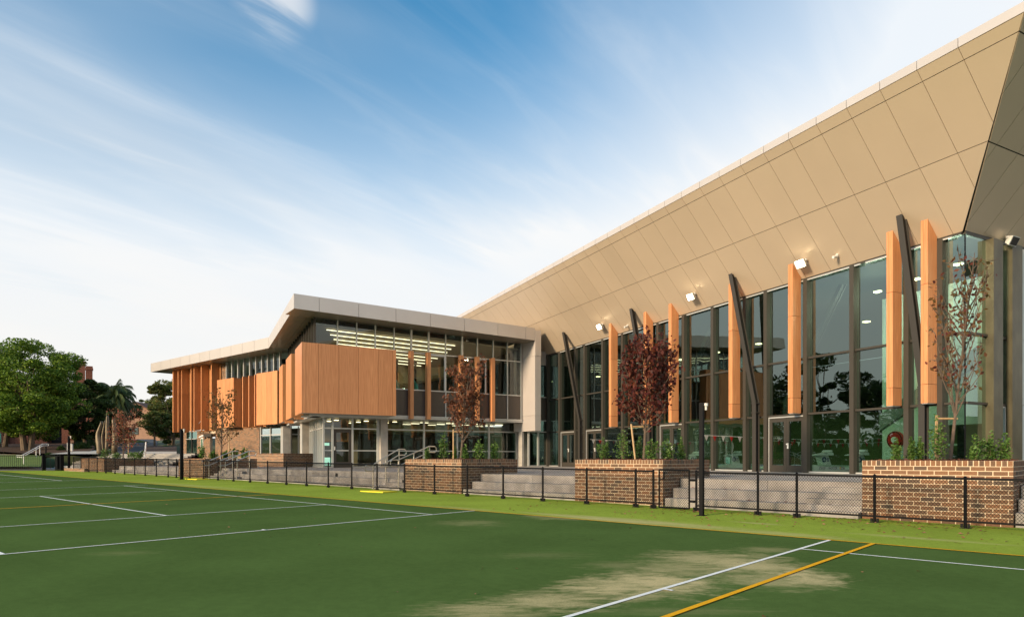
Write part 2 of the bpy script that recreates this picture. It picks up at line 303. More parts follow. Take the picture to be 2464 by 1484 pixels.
M = dict(
 white_line=mat('white_line', (.90, .90, .86), .8, var=.10, spec=.1, vscale=14, bump=.3, bscale=160),
 yellow_line=mat('yellow_line', (.92, .45, .012), .8, var=.12, spec=.1, vscale=14, bump=.3, bscale=160),
 yellow_mat=mat('yellow_mat', (.85, .68, .03), .7, var=.1),
 ground=mat('ground', (.075, .10, .035), .95, var=.4, vscale=.4),
 lawn=mat('lawn', (.13, .21, .03), .95, var=.35, vscale=3, bump=.8, bscale=50),
 soil=mat('soil', (.075, .035, .02), .95, var=.5, vscale=14, bump=1, bscale=30),
 concrete=mat('concrete', (.52, .48, .42), .8, var=.24, vscale=2.2, bump=.25, bscale=25, detail=8),
 step=mat('step_concrete', (.44, .395, .355), .85, var=.42, vscale=1.9, bump=.4, bscale=60, detail=9, rnd=.12),
 paving=mat('paving', (.42, .38, .35), .8, var=.22, vscale=2, bump=.2, bscale=40, detail=8),
 darkstep=mat('dark_step', (.20, .19, .185), .8, var=.4, vscale=3, detail=7),
 asphalt=mat('asphalt', (.055, .06, .07), .9, var=.3, vscale=6),
 kerb=mat('kerb_concrete', (.55, .52, .47), .85, var=.15, vscale=4),
 mortar=mat('mortar', (.76, .60, .42), .95, var=.2, vscale=12),
 brick=ramp_mat('brick', [(.085, .058, .043), (.24, .115, .058), (.165, .092, .053), (.10, .070, .052), (.29, .140, .070), (.19, .100, .056), (.24, .120, .062), (.125, .078, .052)], .8, .22, bump=.4),
 redbrick=mat('red_brick', (.27, .10, .06), .9, col2=(.15, .055, .035), vscale=7),
 palebrick=mat('pale_brick', (.40, .23, .15), .9, var=.2, vscale=3),
 panel=mat('panel_metal', (.60, .545, .51), .38, metal=.25, var=.05, vscale=.8, rnd=.025),
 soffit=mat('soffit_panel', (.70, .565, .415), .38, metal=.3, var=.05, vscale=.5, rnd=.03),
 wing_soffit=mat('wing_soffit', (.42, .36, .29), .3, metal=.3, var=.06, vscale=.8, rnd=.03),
 gap=mat('dark_gap', (.03, .027, .024), .9),
 bronze=mat('bronze_frame', (.066, .058, .047), .5, metal=.2, spec=.3, var=.06),
 silver=mat('silver_frame', (.60, .60, .57), .4, metal=.4, var=.04),
 dark_steel=mat('dark_steel', (.055, .049, .042), .5, metal=.25),
 spandrel=mat('spandrel', (.085, .065, .052), .35, var=.1),
 black=mat('black_metal', (.005, .005, .006), .5, spec=.12),
 black_wire=mat('black_wire', (.008, .008, .008), .6, spec=.1),
 steel=mat('brushed_steel', (.72, .66, .55), .28, metal=.8),
 white=mat('white_paint', (.72, .71, .67), .5, var=.04),
 wall_white=mat('white_cladding', (.74, .69, .62), .5, var=.05, vscale=1),
 olive=mat('olive_metal', (.13, .112, .066), .42, metal=.4, var=.35, vscale=3, stretch=(1, 1, .5), bump=.2, bscale=6),
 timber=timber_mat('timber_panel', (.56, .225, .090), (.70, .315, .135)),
 timber_shaded=timber_mat('timber_fin', (.38, .165, .062), (.52, .245, .10)),  # darker copy of the timber, shade of side faces and recesses in its colour
 stake=timber_mat('timber_stake', (.42, .26, .12), (.55, .36, .18)),
 glass=glass_mat('green_glass', (.40, .60, .51), 2.5, (.82, 1.0, .93)),
 wing_glass=glass_mat('wing_glass', (.72, .82, .76), 1.8),
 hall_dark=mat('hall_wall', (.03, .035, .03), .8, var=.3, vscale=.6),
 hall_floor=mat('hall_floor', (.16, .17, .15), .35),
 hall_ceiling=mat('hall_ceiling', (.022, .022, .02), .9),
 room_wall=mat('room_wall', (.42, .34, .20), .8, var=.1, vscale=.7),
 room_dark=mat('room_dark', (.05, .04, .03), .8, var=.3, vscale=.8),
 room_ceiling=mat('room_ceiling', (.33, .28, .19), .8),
 tile=mat('pale_tile', (.48, .54, .47), .4, var=.05),
 water=mat('pool_water', (.05, .25, .28), .05, var=.3, vscale=3),
 rope=mat('lane_rope', (.65, .68, .66), .5, col2=(.02, .06, .25), vscale=5),
 red=mat('red_paint', (.40, .015, .012), .4),
 navy=mat('navy_print', (.01, .03, .12), .5),
 blue=mat('blue_plastic', (.02, .07, .35), .5),
 ink=mat('dark_print', (.01, .01, .012), .6),
 door_dark=mat('door_leaf', (.045, .036, .028), .4),
 teal=mat('teal_wall', (.12, .50, .38), .6, var=.1),
 stone=mat('cast_bronze', (.22, .17, .105), .5, metal=.25, var=.4, vscale=2, bump=.3, bscale=8),
 roof_tile=mat('roof_tile', (.16, .08, .055), .9, var=.3, vscale=3),
 bark=mat('bark', (.20, .145, .095), .95, var=.4, vscale=9, stretch=(1, 1, .25), bump=.8, bscale=25),
 bark_dark=mat('bark_dark', (.15, .105, .075), .95, var=.3, vscale=9, bump=.6, bscale=25),
 leaf_big=ramp_mat('leaf_big', [(.05, .10, .014), (.12, .21, .024), (.07, .14, .018), (.21, .32, .034), (.30, .40, .05)], .6, .1, .3),
 leaf_dark=ramp_mat('leaf_dark', [(.026, .052, .014), (.045, .08, .018), (.065, .11, .022), (.085, .12, .028)], .6, .1, .2),
 leaf_olive=ramp_mat('leaf_olive', [(.06, .09, .024), (.11, .15, .035), (.15, .18, .04), (.19, .13, .04)], .6, .1, .25),
 leaf_shrub=ramp_mat('leaf_shrub', [(.05, .11, .022), (.095, .19, .035), (.16, .27, .06), (.07, .14, .03)], .45, .1, .3),
 leaf_red=ramp_mat('leaf_red', [(.060, .014, .012), (.12, .024, .018), (.085, .02, .015), (.17, .045, .022), (.05, .015, .012)], .55, .1, .3),
 leaf_brown=ramp_mat('leaf_brown', [(.14, .045, .022), (.22, .08, .034), (.09, .032, .018), (.17, .055, .025)], .6, .1, .3),
 leaf_mix=ramp_mat('leaf_mix', [(.11, .025, .025), (.17, .05, .03), (.10, .075, .025), (.18, .09, .03), (.12, .05, .03)], .6, .1, .3),
 leaf_pink=ramp_mat('leaf_pink', [(.30, .035, .035), (.24, .10, .05), (.20, .09, .05), (.16, .10, .05), (.22, .07, .05)], .6, .1, .3),
 leaf_autumn=ramp_mat('leaf_autumn', [(.16, .09, .025), (.10, .09, .025), (.20, .10, .03), (.12, .06, .03)], .6, .1, .3),
 litter=ramp_mat('leaf_litter', [(.18, .05, .035), (.28, .09, .05), (.12, .05, .03), (.35, .17, .09)], .8, .1),
 mulch=ramp_mat('mulch', [(.10, .03, .018), (.16, .05, .03), (.07, .028, .018), (.20, .075, .04)], .9, .1),
 palm=ramp_mat('palm_leaf', [(.035, .065, .018), (.055, .09, .022), (.09, .11, .03)], .5, .1, .2),
 light_warm=emis('lamp_warm', (1.0, .83, .55), 2.6),
 light_spot=emis('lamp_spot', (1.0, .76, .42), 4.5),
 flood=emis('flood_lens', (1.0, .87, .62), 14.0),
 exitlight=emis('sign_light', (.55, .95, .8), .6),
)
sand = (.60, .49, .26)
court_patches = [(-4.41, 4.51, 0.56, 0.36, 0.871, 0.6, 1.3), (-4.18, 5.24, 0.6, 0.44, 0.871, 0.75, 4.7), (-4.11, 6.2, 0.57, 0.58, 0.871, 0.95, 2.2), (-3.89, 6.77, 0.54, 0.72, 0.836, 1.0, 8.1), (-4.25, 8.57, 0.71, 0.7, 0.661, 0.7, 3.1), (-4.14, 7.69, 0.6, 0.65, 0.731, 0.55, 5.1), (-3.7, 8.49, 0.68, 0.95, 0.731, 0.85, 6.6), (-2.88, 8.18, 0.4, 0.63, 0.679, 0.95, 9.6), (-3.06, 7.67, 0.55, 0.49, 0.731, 0.6, 7.2), (-4.79, 7.42, 0.47, 0.31, 0.801, 0.25, 2.9), (-9.79, 9.66, 0.65, 0.62, 0.731, 0.22, 3.9), (-6.11, 7.39, 0.68, 0.3, 0.784, 0.1, 4.4), (-9.03, 12.04, 0.98, 0.55, 0.627, 0.5, 1.9), (-3.99, 9.99, 0.42, 0.29, 0.731, 0.35, 7.7), (-3.03, 5.7, 0.74, 0.16, 0.731, 0.15, 7.9), (-10.55, 3.66, 0.46, 0.2, 0.801, 0.12, 2.6)]
M['court'] = court_mat('court_surface', (.082, .136, .038), sand, court_patches)
M['apron'] = court_mat('apron_surface', (.265, .345, .050), sand, [(-7.6, 12.1, 2.6, .42, 0, .75, 2.0), (-4.6, 12.0, 1.2, .3, 0, .5, 5.0), (-5.6, 13.4, .5, .12, 0, .55, 7.0), (-2.6, 12.9, 1.2, .16, 0, .4, 8.0), (-12.5, 11.95, 1.5, .25, 0, .3, 1.0), (-28, 12.2, 5, .4, 0, .3, 1.7)])

# ------------------------------------------------------------------ ground
def sheet(name, pts, mt, dz, kind='structure', thick=0.0):
    mb = MB(); mb.v = [(x, y, gz(x, y) + dz) for x, y in pts]; mb.f = [tuple(range(len(pts)))]
    a = sum(pts[i][0] * pts[(i + 1) % len(pts)][1] - pts[(i + 1) % len(pts)][0] * pts[i][1] for i in range(len(pts)))
    if a < 0: mb.f = [mb.f[0][::-1]]
    return mb.build(name, mt, kind=kind)
def terrain():
    xs = list(np.concatenate([np.linspace(-900, -160, 8), np.linspace(-140, -30, 56), np.linspace(-20, 900, 9)]))
    ys = list(np.concatenate([np.linspace(-900, -40, 7), np.linspace(-20, 14, 5), np.linspace(15, 60, 46), np.linspace(70, 900, 9)]))
    def h(x, y):
        far = 4.12 + (y - 45) * .05
        if x > -61.5:
            if y < 20.6: v = -1.2
            else: v = .3 if y < 44 else far
        elif x > -66.2:
            v = .2 if y < 20.6 else (1.55 + max(0, y - 24) * .12 if y < 45 else far)
        else:
            if y < 12: v = gz(-56, y) - .2 if y > -20 else -1.2
            elif y < 16: v = .45 + (y - 12) * .08
            elif y < 18.5: v = .77 + (y - 16) * .33
            elif y < 24: v = 1.60
            elif y < 45: v = 1.6 + (y - 24) * .12
            else: v = far
        return min(v, 9)
    mb = MB(); n = len(xs)
    for y in ys:
        for x in xs: mb.v.append((x, y, h(x, y)))
    for j in range(len(ys) - 1):
        for i in range(n - 1):
            a = j * n + i; mb.f.append((a, a + 1, a + n + 1, a + n))
    mb.build('ground', M['ground'], kind='structure', smooth=True)
    return h
TH = terrain()
YL = 11.70
sheet('court', [(-75, -14), (40, -14), (40, YL), (-75, YL)], M['court'], 0)
sheet('court_apron', [(-75, YL), (40, YL), (40, 15.9), (-53.5, 15.9), (-55.2, 14.3), (-57.1, 12.0), (-75, 11.9)], M['apron'], .002)
def line(name, x0, y0, x1, y1, w, mt, dz=.004):
    d = Vector((x1 - x0, y1 - y0)).normalized(); n_ = Vector((-d.y, d.x)) * w / 2
    # subdivided along its length so that it follows the court
    return sheet(name, [(x0 - n_.x, y0 - n_.y), (x1 - n_.x, y1 - n_.y), (x1 + n_.x, y1 + n_.y), (x0 + n_.x, y0 + n_.y)], mt, dz)
line('painted_line', -75, YL, 40, YL, .055, M['yellow_line'], .008)
for xx in (-3.04, -20.55): line('painted_line', xx, -14, xx, YL, .065, M['yellow_line'], .011)
for (a, b, c, d_, w) in [(-11.66, -14, -11.66, YL, .05), (-15.8, -14, -15.8, 10.38, .05), (-25.2, -14, -25.2, 10.1, .05), (-30.0, -14, -30.0, 11.3, .05), (-36.75, -14, -36.75, 11.4, .05), (-41.5, -14, -41.5, 10.2, .05),
                         (-3.685, -14, -3.685, YL, .055), (-29.97, 10.38, -11.64, 10.38, .05), (-25.25, 6.34, -15.8, 6.34, .06), (-11.64, 2.5, -2 - 9.7 - 9, 2.5, .06), (-3.685, 10.38, 30, 10.38, .05), (-60, 10.2, -36.8, 10.12, .06)]:
    line('painted_line', a, b, c, d_, w, M['white_line'], .0045 if b == d_ else .006)
line('painted_line', -3.685, 6.43, -3.56, 6.43, .05, M['white_line'], .009)
line('painted_line', -11.78, 6.38, -11.66, 6.38, .05, M['white_line'], .009)
sheet('path', [(-75, 11.9), (-57.1, 12.0), (-55.2, 14.3), (-55.2, 15.9), (-75, 15.9)], M['paving'], .03)

# paving deck, steps of stone blocks
DZ = .9
T = thing('terrace', (-15, 16, 0), 'grey concrete seating terrace of long stepped blocks between the brick planters', 'terrace')
STEPS = [(15.85, 16.25, .42), (16.25, 16.65, .66)]
for (xa, xb) in [(-34.8, -19.25), (-16.35, -11.82), (-9.0, -4.35), (-1.72, 9.0), (-48.9, -37.95)]:
    for (ya, yb, zt) in STEPS:
        L_ = xb - xa; nb = max(1, round(L_ / 2.1)); 
        if xa < -20 and False: continue
        for k in range(nb):
            x0 = xa + L_ * k / nb + .004; x1 = xa + L_ * (k + 1) / nb - .004
            MB().box(WORLD, x0, x1, ya + rng.uniform(-.004, .004), yb + .3, -.3, zt).build('step_block', M['step'], T)
    nb = max(1, round((xb - xa) / 2.1))
    for k in range(nb):
        x0 = xa + (xb - xa) * k / nb + .004; x1 = xa + (xb - xa) * (k + 1) / nb - .004
        MB().box(WORLD, x0, x1, 16.65, 17.1, -.3, DZ).build('step_block', M['step'], T)
# small half-height stair blocks set into the terrace
for (x0, x1, ya, z0, z1) in [(-5.55, -4.36, 16.00, .42, .54), (-5.75, -4.36, 15.62, .20, .30), (-5.35, -4.36, 16.42, .66, .78),
                             (-20.9, -19.3, 15.6, .22, .35), (-20.6, -19.3, 16.0, .42, .54), (-20.3, -19.3, 16.4, .66, .78),
                             (-34.7, -31.6, 15.6, .3, .38), (-34.7, -31.9, 16.02, .42, .54), (-34.7, -32.2, 16.42, .66, .78)]:
    MB().box(WORLD, x0, x1, ya, ya + .5, z0 - .3, z1).build('small_step', M['step'], T)
for (x0, y0, zc, s_) in [(-24.7, 16.64, .72, .13), (-20.0, 15.84, .30, .5), (-19.9, 16.24, .56, .35)]:
    MB().box(WORLD, x0, x0 + s_, y0 - .02, y0 + .05, zc - .07, zc + .08).build('dark_inset', M['gap'], T)
deck = MB().box(WORLD, -53.2, 9.0, 17.1, 40, -.4, DZ - .004).build('plaza_paving', M['paving'], kind='structure')

# left stairs up to the upper level
ST = thing('wide_stairs', (-60, 18, 0), 'broad flight of dark grey steps climbing to the sculpture at left', 'stairs')
for k in range(8):
    y0 = 18.9 + .24 * k; zt = .95 + .095 * (k + 1)
    st_ = MB().box(WORLD, -66, -46.8, y0 + .01, 21.0, .4, zt - .006).build('stair_tread', M['darkstep'], ST)
    MB().box(WORLD, -66, -46.8, y0 - .005, y0 + .10, zt - .035, zt).build('nosing', M['kerb'], st_)
for k in range(6):
    y0 = 15.3 + .60 * k; zt = .60 + .065 * k
    st_ = MB().box(WORLD, -62, -53.35, y0 + .01, 19.2, -.2, zt - .006).build('stair_tread', M['darkstep'], ST)
    MB().box(WORLD, -62, -53.35, y0 - .005, y0 + .12, zt - .03, zt).build('nosing', M['kerb'], st_)
MB().box(WORLD, -66.1, -52.02, 20.6, 24.4, .5, 1.70).box(WORLD, -52.02, -36.6, 24.2, 25.4, .5, 1.62).build('upper_plaza', M['darkstep'], kind='structure')

# ------------------------------------------------------------------ brick walls
BL, BH, CR, VJ = .224, .0735, .0875, .016     # brick length, height, course rise
_bm = {}
def brick_mesh(key, sz):
    if key not in _bm:
        mb = MB().box(Fr((0, 0), (1, 0), (0, 1)), -sz[0] / 2, sz[0] / 2, 0, sz[1], -sz[2] / 2, sz[2] / 2)
        me = bpy.data.meshes.new('brick'); me.from_pydata(mb.v, [], mb.f); me.materials.append(M['brick']); _bm[key] = me
    return _bm[key]
def bricks(root, faces, ztop, zbots, limit=300, soldier=True, bmat='brick'):
    """faces: (corner, direction, outward normal, length); bricks nearest the camera become objects, the rest one part"""
    loc = root_loc(root); cand = []
    for fi, (P0, D, Nn, Ln) in enumerate(faces):
        fr = Fr(P0, D, Nn); z = ztop; zb = zbots[fi]
        if soldier:
            h = .112; n = int(Ln / .0865); st = Ln / n
            for k in range(n): cand.append((fr, st * (k + .5), z - h / 2, st - .015, h - .010, D))
            z -= h
        row = 0
        while z > zb + .02:
            off = 0 if row % 2 == 0 else -BL / 2 - VJ / 2
            n = int(Ln / (BL + VJ)) + 2; x = off
            for k in range(n):
                a = max(x, 0.0); b = min(x + BL, Ln); x += BL + VJ
                if b - a > .03: cand.append((fr, (a + b) / 2, z - CR / 2, b - a, BH, D))
            z -= CR; row += 1
    def dist(c): p = c[0].P(c[1], 0, c[2]); return (p[0] ** 2 + p[1] ** 2)
    cand.sort(key=dist)
    rest = MB()
    for i, (fr, s, z, ln, h, D) in enumerate(cand):
        pr = .0025 + rng.uniform(0, .002)
        if i < limit:
            o = bpy.data.objects.new('brick', brick_mesh('b', (1, 1, 1))); C.objects.link(o); o.parent = root
            p = fr.P(s, -.02, z); o.location = Vector(p) - loc
            o.scale = (ln, .02 + pr, h)
            # local y must point outward
            ax = Vector((fr.d[0], fr.d[1], 0)); out = Vector((fr.n[0], fr.n[1], 0))
            if ax.cross(out).z < 0: ax = -ax
            o.rotation_euler = (0, rng.uniform(-.004, .004), math.atan2(ax.y, ax.x))
        else:
            rest.box(fr, s - ln / 2, s + ln / 2, -.02, pr, z - h / 2, z + h / 2)
    if rest.v: rest.build('brickwork', M[bmat], root, kind='stuff')
def rect_faces(x0, x1, y0, y1, right=True, left=False, front=True):
    f = []
    if front: f.append(((x0, y0), (1, 0), (0, -1), x1 - x0))
    if right: f.append(((x1, y0), (0, 1), (1, 0), y1 - y0))
    if left: f.append(((x0, y0), (0, 1), (-1, 0), y1 - y0))
    return f
def mulch(root, x0, x1, y0, y1, z, n):
    mb = MB()
    for _ in range(n):
        x = rng.uniform(x0, x1); y = y0 + (y1 - y0) * rng.random() ** 1.6; a = rng.uniform(0, 6.28); s_ = rng.uniform(.02, .05); t = rng.uniform(-.6, .6)
        dx, dy = math.cos(a) * s_, math.sin(a) * s_; zz = z + rng.uniform(0, .035); i = len(mb.v)
        mb.v += [(x - dx, y - dy, zz), (x + dy * .6, y - dx * .6, zz + t * s_), (x + dx, y + dy, zz + .01), (x - dy * .6, y + dx * .6, zz - t * s_)]; mb.f.append((i, i + 1, i + 2, i + 3))
    mb.build('mulch', M['mulch'], root, kind='stuff')
PT = 1.39
def planter(x0, x1, y1, label, zf=None, n=300, zdeck=DZ):
    g = gz((x0 + x1) / 2, 15.8)
    t = thing('brick_planter', ((x0 + x1) / 2, (15.8 + y1) / 2, g), label, 'planter', 'brick planter boxes along the court fence')
    mb = MB(); th = .22
    mb.box(WORLD, x0 + .001, x1 - .001, 15.801, 15.8 + th, g - .3, PT - .004).box(WORLD, x0 + .001, x1 - .001, y1 - th, y1 - .006, g - .3, PT - .004)
    mb.box(WORLD, x0 + .001, x0 + th, 15.8 + th, y1 - th, g - .3, PT - .004).box(WORLD, x1 - th, x1 - .001, 15.8 + th, y1 - th, g - .3, PT - .004)
    mb.build('mortar', M['mortar'], t)
    bricks(t, rect_faces(x0, x1, 15.8, y1, True, True), PT, [g, g, g], n)
    MB().box(WORLD, x0 + th, x1 - th, 15.8 + th, y1 - th, .9, PT - .05).build('soil', M['soil'], t)
    mulch(t, x0 + .12, x1 - .12, 15.95, y1 - .1, PT - .02, 900 if x0 > -20 else 300)
    return t
planter(-4.33, -1.745, 18.4, 'large brick planter at the right, nearest the camera, holding a nearly bare tree')
planter(-11.80, -9.03, 18.4, 'brick planter behind the chain gate, holding the dense dark red tree')
planter(-19.23, -16.38, 18.54, 'brick planter beside the handrail, holding the brown leaved tree, at mid picture')
planter(-37.87, -34.85, 18.6, 'brick planter before the timber clad wing, holding a sparse brown tree')
planter(-53.29, -49.01, 18.84, 'leftmost brick planter below the wide stairs, holding the small red tree')
def garden_wall(x0, x1, y0, y1, zt, zb, label, right=True, soldier=True):
    t = thing('brick_wall', ((x0 + x1) / 2, y0, zb), label, 'wall')
    MB().box(WORLD, x0, x1 - .001, y0 + .001, y1, zb - .4, zt - .004).build('mortar', M['mortar'], t)
    bricks(t, rect_faces(x0, x1, y0, y1, right, False), zt, [zb, zb], 300, soldier)
    return t
garden_wall(-52.0, -36.43, 21.05, 24.15, 1.69, .9, 'long brick retaining wall in front of the timber clad wing')
garden_wall(-55.2, -49.9, 14.95, 15.25, .74, .45, 'low brick wall behind the fence at the far left', True, False)

# ------------------------------------------------------------------ main sports hall
B = ang(-23.8); OB = ang(-113.8 + 180 + 180)   # facade direction and outward normal
OB = (-ang(66.2)[0], -ang(66.2)[1])
FB = Fr((-3.7496, 23.669), B, OB)
D2 = ang(60.6); O2 = ang(150.6)
F2 = Fr((-3.7496, 23.669), D2, O2)
H = thing('sports_hall', (-12, 27, DZ), 'long glass fronted sports hall under a huge tilted champagne coloured soffit', 'building')
ZG = 7.92; SL = (11.46 - 7.92) / 3.03
def soff(s, w, dz=0): return FB.P(s, w, ZG + (w - .1) * SL + dz)
WO = 3.13
# hip line in (s,w): from (0,0.1) to (-3.4,3.13)
HS = -3.4
def hip_s(w): return HS * (w - .1) / (WO - .1)
nsoff = (Vector(soff(1, 0)) - Vector(soff(0, 0))).cross(Vector(soff(0, 1)) - Vector(soff(0, 0))).normalized()
if nsoff.z < 0: nsoff = -nsoff
joints = [HS - .1] + [-1.89 + 1.0825 * k for k in range(0, 38)]
rows = [(.1, 1.53), (1.53, 2.915), (2.915, WO)]
def clip(poly, f):          # keep f(p)>=0
    out = []
    for i in range(len(poly)):
        a, b = poly[i], poly[(i + 1) % len(poly)]; fa, fb = f(a), f(b)
        if fa >= 0: out.append(a)
        if (fa >= 0) != (fb >= 0):
            t = fa / (fa - fb); out.append((a[0] + (b[0] - a[0]) * t, a[1] + (b[1] - a[1]) * t))
    return out
G = .009
for i in range(len(joints) - 1):
    s0, s1 = joints[i] + G, joints[i + 1] - G
    for (w0, w1) in rows:
        poly = clip([(s0, w0 + G * .7), (s1, w0 + G * .7), (s1, w1 - G * .7), (s0, w1 - G * .7)], lambda p: p[0] - hip_s(p[1]) - .012)
        if len(poly) >= 3: MB().prism([soff(a, w) for a, w in poly], nsoff * .03).build('soffit_panel', M['soffit'], H)
    p = [FB.P(s0, WO + .012, 11.465), FB.P(s1, WO + .012, 11.465), FB.P(s1, WO + .012, 11.70), FB.P(s0, WO + .012, 11.70)]
    if s1 > HS:
        if s0 < HS: p = [FB.P(HS, WO + .012, 11.465), p[1], p[2], FB.P(HS, WO + .012, 11.70)]
        MB().prism(p, (OB[0] * -.03, OB[1] * -.03, 0)).build('fascia_panel', M['panel'], H)
SE = joints[-1]
# second soffit, on the right
oc = Vector(FB.P(HS, WO, 0)); o2 = oc - Vector((FB.o[0], FB.o[1], 0))
ES = o2.x * D2[0] + o2.y * D2[1]; EW = o2.x * O2[0] + o2.y * O2[1]
def soff2(s, w, dz=0): return F2.P(s, w, ZG + w / EW * (11.46 - ZG) + dz)
n2 = (Vector(soff2(1, 0)) - Vector(soff2(0, 0))).cross(Vector(soff2(0, 1)) - Vector(soff2(0, 0))).normalized()
if n2.z < 0: n2 = -n2
M['soffit_side'] = M['soffit']
rows2 = [(.02, EW * .47), (EW * .47, EW * .93), (EW * .93, EW)]
for i in range(-4, 14):
    s0, s1 = i * 1.08 + .9 + G, (i + 1) * 1.08 + .9 - G
    for (w0, w1) in rows2:
        poly = clip([(s0, w0 + G), (s1, w0 + G), (s1, w1 - G), (s0, w1 - G)], lambda p: p[0] - ES * p[1] / EW - .012)
        if len(poly) >= 3: MB().prism([soff2(a, w) for a, w in poly], n2 * .03).build('soffit_panel', M['soffit'], H)
    if s0 > ES - .5: MB().prism([F2.P(max(s0, ES), EW + .012, 11.465), F2.P(s1, EW + .012, 11.465), F2.P(s1, EW + .012, 11.7), F2.P(max(s0, ES), EW + .012, 11.7)], (-O2[0] * .03, -O2[1] * .03, 0)).build('fascia_panel', M['panel'], H)
# dark backing behind the joints, roof skin above
e2 = 14.9
bk = MB()
bk.prism([Vector(soff(0, .1)) + nsoff * .035, Vector(soff(SE, .1)) + nsoff * .035, Vector(soff(SE, WO)) + nsoff * .035, Vector(soff(HS, WO)) + nsoff * .035], nsoff * .02)
bk.prism([Vector(soff2(0, 0)) + n2 * .035, Vector(soff2(e2, 0)) + n2 * .035, Vector(soff2(e2, EW)) + n2 * .035, Vector(soff2(ES, EW)) + n2 * .035], n2 * .02)
bk.build('soffit_backing', M['gap'], H)
rf = MB()
c0 = FB.P(HS, WO - .06, 11.66); c1 = FB.P(SE, WO - .06, 11.66); c2 = FB.P(SE, -24, 12.4); c3 = F2.P(e2, EW - .06, 11.66)
cc = FB.P(-14, -24, 12.4)
rf.prism([c0, c1, c2, cc, c3], (0, 0, -.12))
rf.build('roof', M['panel'], H)
# eaves strip: dark band where the soffit meets the glass
MB().box(FB, 0.05, 30, -.12, .098, ZG - .06, ZG + .25).build('head_channel', M['bronze'], H)
MB().box(F2, 0.0, 12, -.12, .02, ZG - .06, ZG + .2).build('head_channel', M['bronze'], H)
mb = MB()
for k in range(8): mb.box(FB, .3 + 3.1 * k, .3 + 3.1 * k + 2.9, .10, .135, ZG - .10, ZG - .055)
mb.build('blind_rail', M['silver'], H)
# mullions
ms_ = [.65, 1.73, 3.72, 5.70, 7.66, 8.80, 10.75, 12.73, 14.68, 15.36, 17.78, 19.75, 21.72, 22.82, 24.80]
for s in ms_: MB().box(FB, s - .085, s + .085, -.10, .16, DZ, ZG - .06).build('mullion', M['bronze'], H)
seg = [0.0] + ms_ + [26.6]
doors = {(5.70, 7.66), (17.78 + 1.97, 21.72), (22.82, 24.80), (12.73, 14.68)}
for i in range(len(seg) - 1):
    a, b = seg[i] + (.085 if i else 0), seg[i + 1] - .085
    if i == len(seg) - 2: b = seg[i + 1]
    isdoor = any(abs(seg[i] - q[0]) < .05 and abs(seg[i + 1] - q[1]) < .05 for q in doors)
    for (z0, z1) in [(DZ + .05, 2.985), (3.065, 4.995), (5.075, ZG - .06)]:
        if isdoor and z0 < 1: continue
        MB().box(FB, a, b, -.012, .0, z0, z1).build('window_pane', M['glass'], H)
    for z in (3.025, 5.035): MB().box(FB, a, b, -.06, .085, z - .035, z + .035).build('transom', M['bronze'], H)
    if not isdoor: MB().box(FB, a, b, -.06, .06, DZ, DZ + .05).build('sill', M['silver'], H)
    if isdoor:
        d = MB()
        d.box(FB, a + .02, a + .05, .0, .09, DZ, 2.985).box(FB, b - .05, b - .02, .0, .09, DZ, 2.985).box(FB, a + .05, b - .05, .0, .09, 2.94, 2.985)
        dd = d.build('door_frame', M['silver'], H)
        mid = (a + b) / 2
        for (p, q) in ((a + .06, mid - .004), (mid + .004, b - .06)):
            lf = MB().box(FB, p, p + .12, .0, .06, DZ + .01, 2.93).box(FB, q - .12, q, .0, .06, DZ + .01, 2.93).box(FB, p + .12, q - .12, .0, .06, DZ + .01, DZ + .26).box(FB, p + .12, q - .12, .0, .06, 2.79, 2.93)
            lo = lf.build('door', M['bronze'], H)
            MB().box(FB, p + .12, q - .12, .02, .03, DZ + .26, 2.79).build('door_glass', M['glass'], lo)
        MB().box(FB, mid - .12, mid - .06, .06, .09, 1.78, 1.98).box(FB, mid - .14, mid - .04, .09, .12, 1.92, 1.97).build('handle', M['white'], dd)
# left end return column joining the wing
MB().box(FB, 26.3, 26.6, -.1, .2, DZ, ZG).build('end_post', M['bronze'], H)
# facade 2
for (s0, s1, w0, w1) in [(1.10, 1.62, -.1, .22), (2.15, 2.74, -.1, .22)]:
    MB().box(F2, s0, s1, w0, w1, DZ, ZG - .06).build('metal_column', M['olive'], H)
for (a, b) in ((0.0, 1.10), (1.62, 2.15)):
    for (z0, z1) in [(DZ + .05, 2.985), (3.065, 4.995), (5.075, ZG - .06)]:
        MB().box(F2, a + .004, b, -.012, 0, z0, z1).build('window_pane', M['glass'], H)
    for z in (3.025, 5.035): MB().box(F2, a + .02, b, -.06, .06, z - .035, z + .035).build('transom', M['bronze'], H)
MB().box(FB, -.012, .012, -.02, .012, DZ, ZG - .06).build('corner_joint', M['black'], H)
MB().box(F2, 1.66, 1.70, .0, .06, DZ, 2.98).box(F2, 2.07, 2.11, .0, .06, DZ, 2.98).box(F2, 1.66, 2.11, .0, .06, 2.94, 2.98).build('door_frame', M['silver'], H)
for k in range(16):
    for (z0, z1) in ((DZ, 3.05), (3.065, 5.05), (5.065, ZG - .06)):
        MB().box(F2, 2.77 + .42 * k, 2.77 + .42 * (k + 1) - .008, -.1, .06, z0, z1).build('wall_panel', M['wall_white'], H)
MB().box(F2, 2.76, 9.6, -.16, -.1, DZ, ZG).build('wall_core', M['wall_white'], H)
MB().box(F2, 3.28, 3.40, .06, .12, 3.66, 3.80).build('wall_box', M['white'], H)
